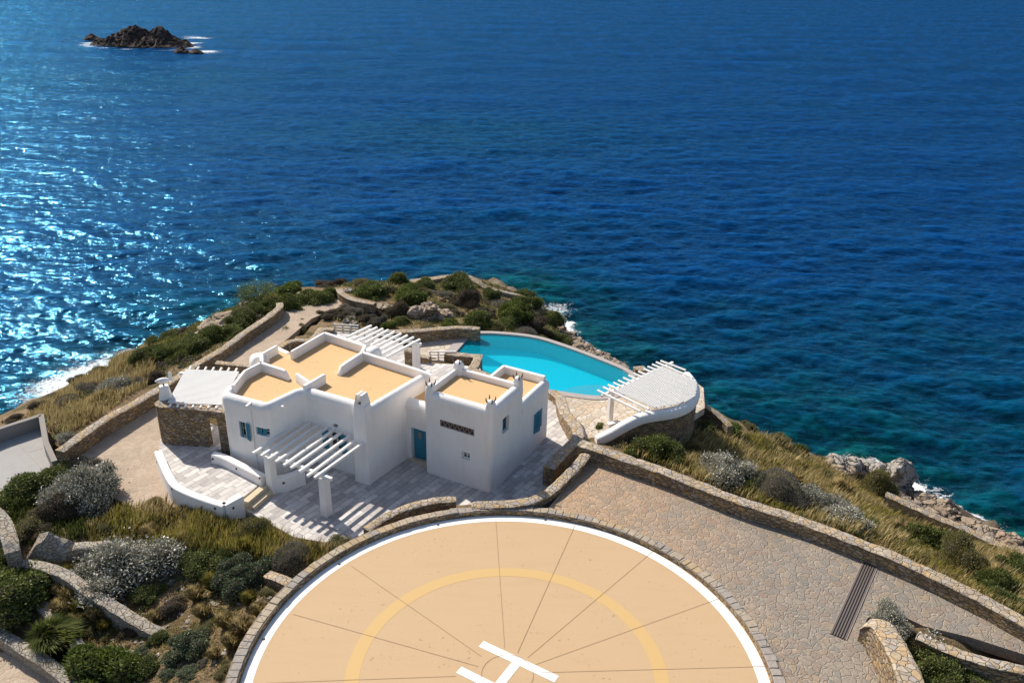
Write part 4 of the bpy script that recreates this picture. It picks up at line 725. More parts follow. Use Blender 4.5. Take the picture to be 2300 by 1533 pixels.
# wind turbine ornament
wt = thing('wind_turbine', P(372, 893, 1.66), 'small white wind turbine on a tapered white block at the wall corner', 'wind turbine'); q = Vector((0,0,0))
mb = MB(); vs = [Vector((x*s_, y*s_, z)) for z, s_ in ((0, 1), (.8, .68)) for x, y in ((-.36,-.3),(.36,-.3),(.36,.3),(-.36,.3))]; mb.add(vs, [(i, (i+1) % 4, 4+(i+1) % 4, 4+i) for i in range(4)]+[(4,5,6,7)]); o = mb.build('pedestal', M['white'], wt)
o.modifiers.new('b', 'BEVEL').width = .04
mb = MB(); vs = []; n_ = 14
for j in range(11):
    s_ = j/10; r_ = .17*math.sin(math.pi*min(.97, max(.03, s_)))**.7
    for i in range(n_): t_ = 2*math.pi*i/n_; vs.append(Vector((-.42+.84*s_, r_*math.cos(t_), 1.12+r_*math.sin(t_))))
mb.add(vs, [(j*n_+i, j*n_+(i+1) % n_, (j+1)*n_+(i+1) % n_, (j+1)*n_+i) for j in range(10) for i in range(n_)]); mb.build('nacelle', M['paint'], wt, 60)
mb = MB(); mb.tube((0,0,.78), (0,0,1.0), .05, .05, 8); mb.build('mast', M['metal'], wt); mb = MB(); mb.box((.42, 0, 1.32), .2, .03, .5); mb.build('tail_fin', M['paint'], wt)
for i in range(3):
    t_ = i*2.094+.6; mb = MB(); mb.add([(-.3, math.cos(t_)*.05-.03*math.sin(t_), 1.12+math.sin(t_)*.05+.03*math.cos(t_)), (-.3, math.cos(t_)*.05+.05*math.sin(t_), 1.12+math.sin(t_)*.05-.05*math.cos(t_)), (-.31, math.cos(t_)*.62, 1.12+math.sin(t_)*.62), (-.27, math.cos(t_)*.05, 1.12+math.sin(t_)*.05)], [(0,1,2),(1,3,2),(3,0,2),(0,3,1)]); mb.build('blade', M['metal'], wt)
wt.rotation_euler = (0, 0, math.radians(20))
# rear pergola with eight rafters
RP = thing('pergola', P(880, 800, ZT), 'open white pergola with nine slanting rafters behind the villa', 'pergola'); ro_ = Vector(RP.location)
ta = [(834,731),(847,735),(860,738),(872,741),(886,745),(901,749),(915,753),(929,757),(943,762)]; tb = [(779,757),(794,761),(809,765),(820,770),(832,776),(846,778),(851,787),(854,797),(868,802)]
for a, b_ in zip(ta, tb):
    A_, B_ = P(*a, 1.35), P(*b_, 1.4); mb = MB(); mb.bar(A_-ro_, B_-ro_, .13, .13); mb.build('rafter', M['paint'], RP)
mb = MB(); A_, B_ = P(822, 741, 1.2), P(946, 773, 1.2); mb.bar(A_-ro_, B_-ro_, .16, .16); mb.build('beam', M['paint'], RP)
for px, py in ((829,741),(934,771)): mb = MB(); p = P(px, py, 1.1); post(mb, p-ro_, .5, -.9, 1.1-ro_.z, 0); mb.build('post', M['white'], RP)
stone_wall('stone_wall', w_([(912,783,-.1,-2),(927,786,-.1,-2)]), .5, 'small stone pier beside the white post of the rear pergola', smoothp=False)
stone_wall('stone_wall', w_([(936,797,-.9,-2),(966,801,-.9,-2)]), .5, 'short stone wall left of the white gate near the pool', smoothp=False)
# white railings
def railing(name, A_, B_, h, label, n=4):
    r = thing(name, A_, label, 'railing'); d = B_-A_; mb = MB()
    for z in (.12, .12+(h-.12)/3, .12+(h-.12)*2/3, h): mb.bar(Vector((0,0,z)), d+Vector((0,0,z)), .06, .08)
    mb.build('rails', M['paint'], r)
    for s_ in np.linspace(0, 1, n): mb = MB(); mb.box(d*float(s_)+Vector((0,0,h/2+.03)), .1, .1, h+.06); mb.build('rail_post', M['paint'], r)
railing('railing', P(753, 749, -2.2), P(805, 752, -2.2), .8, 'white horizontal railing behind the highest corner of the roof'); railing('railing', P(966, 812, -1.9), P(1022, 812, -1.9), .8, 'white horizontal railing between stone piers near the pool')
# round pool pergola : curved white band on stone
RPp = [(1340,985),(1375,968),(1410,948),(1445,932),(1480,925),(1520,918),(1550,905),(1566,886),(1568,868),(1560,850),(1548,835)]
zt_l = [-1.1,-.65,-.2,.15,.35,.42,.45,.45,.45,.45,.45]
rp = [P(a, b, z) for (a, b), z in zip(RPp, zt_l)]; pw = catmull(rp, .3)
QP = thing('pool_pergola', P(1480, 900, ZP), 'round ended white pergola with slatted roof at the right end of the pool', 'pergola'); qo = Vector(QP.location)
mb = MB(); sweep(mb, [(p.x-qo.x, p.y-qo.y, p.z-qo.z, p.z-.62-qo.z) for p in pw], [(-.1,'b',.06),(-.14,'t',-.3),(-.1,'t',-.1),(.0,'t',.0),(.2,'t',.04),(.38,'t',0),(.46,'t',-.12),(.46,'b',0),(.1,'b',0)]); fixn(mb.build('white_band', M['white'], QP, 60))
mb = MB(); sweep(mb, [(p.x-qo.x, p.y-qo.y, p.z-.55-qo.z, -5.2-qo.z) for p in pw], [(0,'b',0),(0,'t',0),(.42,'t',0),(.42,'b',0)]); rock_jit(fixn(mb.build('stone_wall', M['wallstone'], QP)), .04)
ZQ = .62
ra_ = [(1342,876),(1355,869),(1366,864),(1378,859),(1389,854),(1400,848),(1412,843),(1423,838),(1434,834),(1446,828),(1455,823),(1465,818),(1474,813),(1484,810)]
re_ = [(1439,924),(1458,919),(1475,915),(1492,912),(1508,909),(1523,904),(1536,898),(1547,891),(1556,883),(1562,875),(1566,864),(1563,856),(1556,848),(1540,831)]
for a, b_ in zip(ra_, re_):
    A_, B_ = P(*a, ZQ-.1), P(*b_, ZQ-.1); mb = MB(); mb.tube(A_-qo, B_-qo, .07, .07, 8); mb.build('rafter', M['paint'], QP)
mb = MB(); A_, B_ = P(1351, 889, ZQ-.25), P(1511, 814, ZQ-.25); mb.bar(A_-qo, B_-qo, .15, .15); mb.build('beam', M['paint'], QP)
s0a, s0b = P(1381, 877, ZQ), P(1483, 823, ZQ); s1a, s1b = P(1471, 916, ZQ), P(1560, 853, ZQ); outl = [(p.x, p.y) for p in PL([(1378,876),(1483,822),(1492,824),(1560,853),(1566,860),(1566,872),(1562,888),(1548,898),(1530,905),(1500,911),(1471,916)], ZQ)]
ns = 25
for i in range(ns+12):
    s_ = (i+.5)/ns; a = s0a+(s1a-s0a)*s_; d0 = (s0b-s0a).normalized(); a = a-d0*2; ts = [t_ for t_ in np.linspace(0, 14, 281) if inpoly(np.array([a.x+d0.x*t_]), np.array([a.y+d0.y*t_]), outl)[0]]
    if len(ts) < 6: continue
    wsl = abs((s1a-s0a).dot(Vector((-d0.y, d0.x, 0))))/ns*.58; mb = MB(); mb.bar(a+d0*float(ts[0])-qo, a+d0*float(ts[-1])-qo, wsl, .04); mb.build('slat', M['slat'], QP)
mb = MB(); p = P(1369, 945, ZP); post(mb, p-qo, .3, 0, ZQ-.3-qo.z, .4); mb.build('post', M['white'], QP)
mb = MB(); A_, B_ = P(1375, 945, ZP+.15), P(1382, 950, ZP+.15); mb.box(P(1378, 951, ZP+.12)-qo, .9, .3, .24, .5); mb.build('bench', M['white'], QP)
stone_wall('stone_wall', w_([(1425,826,-1.9,-4),(1440,825,-1.9,-4),(1445,832,-1.9,-4)]), .5, 'small block of stone wall between the pool tip and the round pergola', smoothp=False)
# ------------------------------------------------------------------ pool
PO = P(1200, 820, ZP); pool = thing('swimming_pool', PO, 'turquoise swimming pool with a curved far rim', 'swimming pool')
m, t, b = mat('pool_tiles', (.0,.34,.52), .7, .02); k = N(t); v = k.geo()
k.l(k.mix(k.ramp(k.noise(v, 9, 5, .7), [(.3, g3(0)), (.7, g3(1))]), (.01,.60,.70), (.03,.70,.78)), b.inputs['Base Color']); M['tiles'] = m
m, t, b = mat('pool_steps_tiles', (.2,.5,.55), .5); M['tilestep'] = m
m = bpy.data.materials.new('pool_water'); m.use_nodes = True; t = m.node_tree; t.nodes.remove(t.nodes['Principled BSDF']); k = N(t); v = k.geo()
tr = k.n('BsdfTransparent'); tr.inputs[0].default_value = (.7,.97,1,1); gl = k.n('BsdfGlossy'); gl.inputs['Roughness'].default_value = .08; fr = k.n('Fresnel'); fr.inputs[0].default_value = 1.33
bn = k.bump(k.noise(v, 4, 4, .6, .5), .02, 1); k.l(bn, fr.inputs['Normal']); k.l(bn, gl.inputs['Normal']); mx = k.n('MixShader'); k.l(k.math('MULTIPLY', fr.outputs[0], .5), mx.inputs[0]); k.l(tr.outputs[0], mx.inputs[1]); k.l(gl.outputs[0], mx.inputs[2]); df = k.n('BsdfDiffuse'); df.inputs[0].default_value = (.0,.60,.86,1); m2 = k.n('MixShader'); m2.inputs[0].default_value = .25; k.l(mx.outputs[0], m2.inputs[1]); k.l(df.outputs[0], m2.inputs[2]); k.l(m2.outputs[0], t.nodes['Material Output'].inputs[0]); M['pwater'] = m
pw2 = catmull(PL(POOLP[1:13], ZP), .5)[:-1]+[P(*q, ZP) for q in (POOLP[12], POOLP[13], POOLP[14], POOLP[15], POOLP[16], POOLP[0])]
pl = [p-PO for p in pw2]; n_ = len(pl); mb = MB(); ZF = -1.3
mb.add([Vector((p.x, p.y, z)) for z in (-.02, ZF) for p in pl], [(i, (i+1) % n_, n_+(i+1) % n_, n_+i) for i in range(n_)]+[tuple(range(n_, 2*n_))]); fixn(mb.build('basin', M['tiles'], pool))
from mathutils.geometry import delaunay_2d_cdt
vs, es, fs, *_ = delaunay_2d_cdt([Vector((p.x, p.y)) for p in pl], [], [list(range(n_))], 1, 1e-5); meshobj('water_surface', [(v.x, v.y, -.09) for v in vs], fs, M['pwater'], pool)
m, t, b = mat('pool_coping', (.36,.32,.3), .8); k = N(t); k.l(k.mix(k.noise(k.geo(), 4, 6, .7), (.30,.265,.25), (.46,.41,.38)), b.inputs['Base Color']); M['pcop'] = m
mb = MB(); seg = [PO+p for p in pl[:]]; far = catmull(PL(POOLP[1:8], ZP), .4); sweep(mb, [(p.x-PO.x, p.y-PO.y, .06, -2.6) for p in far], [(.012,'b',0),(-.02,'t',-.05),(-.02,'t',0),(.38,'t',0),(.38,'b',0)]); sweep(mb, [(p.x-PO.x, p.y-PO.y, .055, -1) for p in PL([POOLP[0], POOLP[1]], ZP)], [(0,'b',0),(0,'t',0),(.75,'t',0),(.75,'b',0)])
nearp = catmull(PL([(1400,872),(1380,884),(1345,889),(1305,886),(1240,876)], ZP), .4); sweep(mb, [(p.x-PO.x, p.y-PO.y, .05, -1) for p in nearp], [(0,'b',0),(0,'t',0),(.55,'t',0),(.55,'b',0)]); fixn(mb.build('coping', M['pcop'], pool))
mb = MB(); sc_ = P(1350, 884, ZP)-PO
for i, r_ in enumerate((3.2, 2.6, 2.0)):
    vs = [Vector((sc_.x+r_*math.cos(t_), sc_.y+r_*.8*math.sin(t_), z)) for z in (-.65+.17*i, ZF) for t_ in np.linspace(math.radians(50), math.radians(205), 22)]; vs = [v for v in vs]; m_n = 22
    mb.add(vs, [tuple(range(m_n))]+[(j, j+1, m_n+j+1, m_n+j) for j in range(m_n-1)]+[(m_n-1, 0, m_n, 2*m_n-1)])
o = fixn(mb.build('pool_steps', M['tilestep'], pool))
# ------------------------------------------------------------------ rocks
def rock_mesh(name, seed, m_, sub=3, flat=1.0, rough=.35, sharp=False):
    bm = bmesh.new(); bmesh.ops.create_icosphere(bm, subdivisions=sub, radius=1); rr = random.Random(seed)
    planes = [(Vector((rr.gauss(0,1), rr.gauss(0,1), rr.gauss(0,.8)))).normalized() for _ in range(10)]
    for v in bm.verts:
        d = v.co.normalized(); r_ = 1.
        for pl_ in planes:
            dd = d.dot(pl_)
            if dd > .72: r_ = min(r_, .74/dd)
        q = d*1.4+Vector((seed*3.1, 0, 0)); r_ *= 1+rough*noise.noise(q)+rough*.45*noise.noise(q*2.7)+rough*.25*noise.noise(q*6)
        v.co = d*r_; v.co.z *= flat
    me = bpy.data.meshes.new(name); bm.to_mesh(me); bm.free(); me.materials.append(m_)
    if not sharp: me.shade_smooth(); me.set_sharp_from_angle(angle=math.radians(28))
    return me
RK = {k_: [rock_mesh('rock_'+k_, i+j*10, M[mm], 4, fl, ro) for i in range(3)] for j, (k_, mm, fl, ro) in enumerate((('tan', 'rock', .75, .4), ('grey', 'greyrock', .8, .35), ('dark', 'brownrock' if 'brownrock' in M else 'rock', .6, .5), ('pale', 'palestone', .8, .3)))}
def dist(p): return (p-Vector((0,0,CAM_H))).length
def put_rock(cx, cy, rpx, kind, label, sy=1., sz=1., rz=0, name='boulder', grp=None, sink=.25):
    p = PT(cx, cy+rpx*.35); r_ = rpx*dist(p)/F_PX; o = bpy.data.objects.new(name, RK[kind][len(bpy.data.objects) % 3]); link(o); o.location = p+Vector((0, 0, r_*sz*(.55-sink))); o.scale = (r_, r_*sy, r_*sz); o.rotation_euler = (0, 0, rz); tag(o, label, 'boulder', 'boulders and shore rocks'); return o
for a in [(553,684,17,'tan','rounded boulder perched at the left cliff edge, nearest the small tree',1,.9,.3),(581,679,12,'tan','smaller rounded boulder just right of the perched cliff boulder',1,.8,1),(676,661,14,'tan','rounded boulder poking out of the hedge at the far path',1,.7,2),
 (478,738,34,'tan','largest tan rock outcrop on the left cliff below the hedge',1.3,.8,.5),(515,712,24,'tan','tan rock between the hedge and the sea, right of the largest outcrop',1.3,.8,1.4),(452,752,22,'tan','low tan rock at the left foot of the cliff outcrop',1.2,.6,2.2),(500,722,18,'dark','dark brown rock on top of the cliff outcrop',1.1,.8,.2),
 (782,652,11,'grey','grey boulder at the start of the curved wall on the far path',1,.7,.4),(860,690,22,'tan','pale boulder beside the curved far wall',1.2,.7,1.1),(885,697,18,'tan','boulder in the middle of the rock group above the pool deck',1,.8,2.1),(938,708,24,'tan','tall grey boulder left of the rock group above the pool deck',1,1.25,.3),(964,702,30,'tan','largest shadowed boulder of the group above the pool deck',1,1.2,1.5),(995,708,26,'tan','sunlit sloping boulder right of the largest shadowed boulder',1.3,.8,.8),(785,708,16,'tan','flat pale rock among heather left of the far wall',1.4,.4,.2),(795,727,12,'tan','small pale rock just behind the white railing',1,.9,1.9),(778,722,9,'grey','smallest pale rock beside the railing',1,.9,.9),
 (1338,946,34,'tan','long golden rock on the deck before the round pergola',.7,.35,.1),(2016,1068,38,'grey','biggest pale grey shore boulder with a cleft',.9,1.15,.3),(1974,1055,24,'grey','grey shore boulder touching the biggest one on its left',1,.9,1.2),(1945,1046,24,'grey','light rounded boulder in the middle of the shore row',1,.8,2.4),(1912,1037,24,'grey','light boulder second from the left of the shore row',1.2,.7,.8),(1878,1030,22,'grey','leftmost long boulder of the pale shore row',1.2,.6,.1),
 (1312,778,18,'dark','dark wet rock at the water below the pool rim',1.2,.6,.4),(1345,792,16,'dark','low dark rock in the surf right of the wet rock',1.4,.5,1.5),(1285,752,14,'tan','pale rock at the water beside the white surf',1,.8,2),
 (2085,1125,22,'dark','brown shore rock just behind the surf at right',1.3,.5,.5),(2120,1148,22,'dark','brown shore rock second behind the surf',1.2,.6,1.5),(2155,1168,20,'dark','cracked brown rock in the middle of the right shore',1.2,.6,2.5),(2190,1180,22,'dark','reddish brown rock before the last dark shore rock',1.2,.65,.3),(2225,1196,24,'dark','dark reddish rock at the right shore with foam behind it',1.3,.7,1.3),(2268,1214,26,'tan','tan block of rock near the right edge of the shore',1.1,.8,.9),(2298,1222,20,'dark','dark rock at the right edge of the picture by the water',1.2,.6,.4)]:
    put_rock(*a)
# pyramid shaped wall head at lower left
q = PT(105, 1252); mb = MB(); r_ = dist(q)/F_PX
vs = [Vector(v)*r_ for v in ((-45,-20,-10),(75,-8,-10),(88,26,-10),(-15,34,-10),(10,10,52),(-12,22,42))]
mb.add(vs, [(0,1,4),(1,2,4),(2,3,5,4),(3,0,5),(0,4,5),(3,2,1,0)]); o = fixn(mb.build('boulder', M['palestone'])); o.location = q; bm = bmesh.new(); bm.from_mesh(o.data); bmesh.ops.subdivide_edges(bm, edges=bm.edges, cuts=7, use_grid_fill=True); bm.to_mesh(o.data); bm.free(); rock_jit(o, .13, 1.6, 3); tag(o, 'pyramid shaped pale boulder casting a dark triangular shadow in the lower left garden', 'boulder')
q = PT(15, 1195)
# islet
def islet(name, cx, cy, w, d, peaks, label, seed, amp=1.):
    c = P(cx, cy, ZS); nx_, ny_ = 110, 60; xs = np.linspace(-w/2, w/2, nx_); ys = np.linspace(-d/2, d/2, ny_); X, Y = np.meshgrid(xs, ys); rr = np.hypot(X/(w/2), Y/(d/2)); Z = np.zeros(X.shape)
    for (px_, py_, h_, rx_, ry_) in peaks: Z = np.maximum(Z, h_*np.clip(1-np.hypot((X-px_)/rx_, (Y-py_)/ry_), 0, 1)**.8)
    n1 = np.abs(vnoise(X+50, Y+50, .12, seed)*2); n2 = np.abs(vnoise(X+90, Y+50, .35, seed+1)*2); n3 = vnoise(X+20, Y+80, .9, seed+2); n4 = vnoise(X+20, Y+80, 2.1, seed+3)
    Z = Z*(1.05-.55*n1)+(-1.8*n2+1.4*n3+.9*n4+.9)*amp*np.clip(Z/2, 0, 1)+(.2-1.4*np.clip(rr-.75, 0, 1))-.8*(Z <= 0)
    return tag(gridmesh(name, X, Y, Z, np.stack([a_ for a_ in (lambda i: (i[:-1,:-1], i[:-1,1:], i[1:,1:], i[1:,:-1]))(np.arange(nx_*ny_).reshape(ny_, nx_))], -1).reshape(-1, 4), M['blackrock']), label, 'islet')
o = islet('rocky_islet', 327, 100, 44, 26, [(-6, 1, 10.5, 13, 12), (-3, -1, 10, 7, 9), (7.5, 0, 9, 9, 9), (-13, -1, 4, 11, 8), (14, -1, 4, 8, 8), (2, -5, 5.5, 10, 7)], 'jagged dark rocky islet with two peaks in the far left sea', 5); o.location = P(325, 101, ZS); o.scale = (.86, .9, .74)
for v in o.data.polygons: v.use_smooth = False
o = islet('sea_rock', 213, 87, 9, 6, [(-1, 0, 2.2, 3.6, 2.6)], 'small dark rock standing off the left end of the islet', 9, .3); o.location = P(213, 89, ZS)
o = islet('sea_rock', 422, 118, 12, 6, [(-2.5, 0, 2.0, 3, 2.4), (2.5, 0, 1.1, 3, 2)], 'low dark rock in foam off the right end of the islet', 12, .3); o.location = P(424, 119, ZS)
# ------------------------------------------------------------------ vegetation
def fastmesh(name, V, nper, mats, faces_per=None):
    """V: (n, k, 3) islands of k-vertex faces"""
    n_, k_, _ = V.shape; me = bpy.data.meshes.new(name); me.vertices.add(n_*k_); me.vertices.foreach_set('co', V.reshape(-1).astype(np.float32)); me.loops.add(n_*k_); me.loops.foreach_set('vertex_index', np.arange(n_*k_, dtype=np.int32)); me.polygons.add(n_); me.polygons.foreach_set('loop_start', np.arange(0, n_*k_, k_, dtype=np.int32)); me.update(calc_edges=True)
    for m_ in mats: me.materials.append(m_)
    return me
def bush_mesh(name, kind, seed, n=5200, leaf=.07, lobes=14, fuzz=.12, up=.2, asp=.5, round_=False, spiky=0.):
    r = np.random.default_rng(seed); C = []; R = []
    if round_: C = [np.array([0, 0, .12])]; R = [.9]
    else:
        for i in range(lobes):
            a = r.uniform(0, 6.28); d = r.uniform(.1, .78); z = r.uniform(.05, .70)*(1-.55*d); C.append(np.array([d*math.cos(a), d*math.sin(a), z])); R.append(r.uniform(.16, .40))
        C.append(np.array([0, 0, .2])); R.append(.5)
    C = np.array(C); R = np.array(R); w = R**2; w /= w.sum(); ci = r.choice(len(R), n*3, p=w); dv = r.normal(size=(n*3, 3)); dv /= np.linalg.norm(dv, axis=1)[:, None]; dv[:, 2] = np.where(r.random(n*3) < .75, np.abs(dv[:, 2]), dv[:, 2])
    rad = R[ci]*(1+fuzz*r.normal(size=n*3)*.6-fuzz*.6*r.random(n*3)**2+spiky*(r.random(n*3)**5)); Pn = C[ci]+dv*rad[:, None]
    keep = np.ones(len(Pn), bool)
    for c_, r_ in zip(C, R): keep &= np.linalg.norm(Pn-c_, axis=1) > r_*.80
    keep &= Pn[:, 2] > -.05; Pn = Pn[keep][:n]; dv = dv[keep][:n]; n = len(Pn)
    # leaf axis: outward + up + random
    ax = dv*.8+r.normal(size=(n, 3))*.6; ax[:, 2] += up; ax /= np.linalg.norm(ax, axis=1)[:, None]; sd_ = np.cross(ax, r.normal(size=(n, 3))); sd_ /= np.linalg.norm(sd_, axis=1)[:, None]
    ln = leaf*r.uniform(.6, 1.4, n)[:, None]; V = np.stack([Pn-ax*ln*.5, Pn+sd_*ln*asp*.5, Pn+ax*ln*.5, Pn-sd_*ln*asp*.5], 1)
    me = fastmesh(name, V, 4, [L[kind], M['twig']])
    # inner woody core
    bm = bmesh.new(); bm.from_mesh(me)
    for c_, r_ in zip(C, R):
        g_ = bmesh.ops.create_icosphere(bm, subdivisions=2, radius=float(r_*.80), matrix=Matrix.Translation(Vector(c_)))
        for v in g_['verts']:
            for f in v.link_faces: f.material_index = 1
    bm.to_mesh(me); bm.free(); return me
BK = {'dark': [bush_mesh('shrub_dark', 'dark', i, 8000, .07, fuzz=.22, spiky=.22) for i in (1, 2, 21)], 'bright': [bush_mesh('shrub_bright', 'bright', i, 6500, .085, spiky=.3, up=.5) for i in (3, 4, 23)],
      'olive': [bush_mesh('shrub_olive', 'olive', i, 7500, .065, spiky=.25, up=.4, asp=.3) for i in (5, 6, 25)], 'silver': [bush_mesh('shrub_silver', 'silver', i, 9500, .055, fuzz=.3, spiky=.35, up=.35) for i in (7, 8, 27)],
      'grey': [bush_mesh('shrub_grey', 'grey', 9, 9000, .05, fuzz=.06, round_=True, asp=.3), bush_mesh('shrub_grey', 'grey', 10, 8000, .055, asp=.3)], 'brown': [bush_mesh('shrub_brown', 'brown', i, 7000, .06, asp=.35, spiky=.15) for i in (11, 12, 31)],
      'teal': [bush_mesh('shrub_teal', 'teal', i, 6500, .07, lobes=24, fuzz=.05) for i in (13, 14)]}
cnt = [0]
def shrub(cx, cy, rpx, kind, hr, label, var=None, grp=None, name='shrub'):
    p = PT(cx, cy+rpx*.30*hr); r_ = rpx*dist(p)/F_PX; cnt[0] += 1; o = bpy.data.objects.new(name, BK[kind][(cnt[0] if var is None else var) % len(BK[kind])]); link(o); o.location = p-Vector((0,0,.08*r_)); rr = random.Random(cnt[0]); o.scale = (r_*rr.uniform(.95, 1.25), r_*rr.uniform(.8, 1.1), r_*hr*rr.uniform(1.0, 1.3)); o.rotation_euler = (0, 0, rr.uniform(0, 6.28)); return tag(o, label, 'shrub', grp or {'dark':'dark green shrubs','bright':'fresh green shrubs','olive':'olive shrubs','silver':'silver shrubs','grey':'grey shrubs','brown':'brown heather shrubs','teal':'blue green cushion shrubs'}[kind])
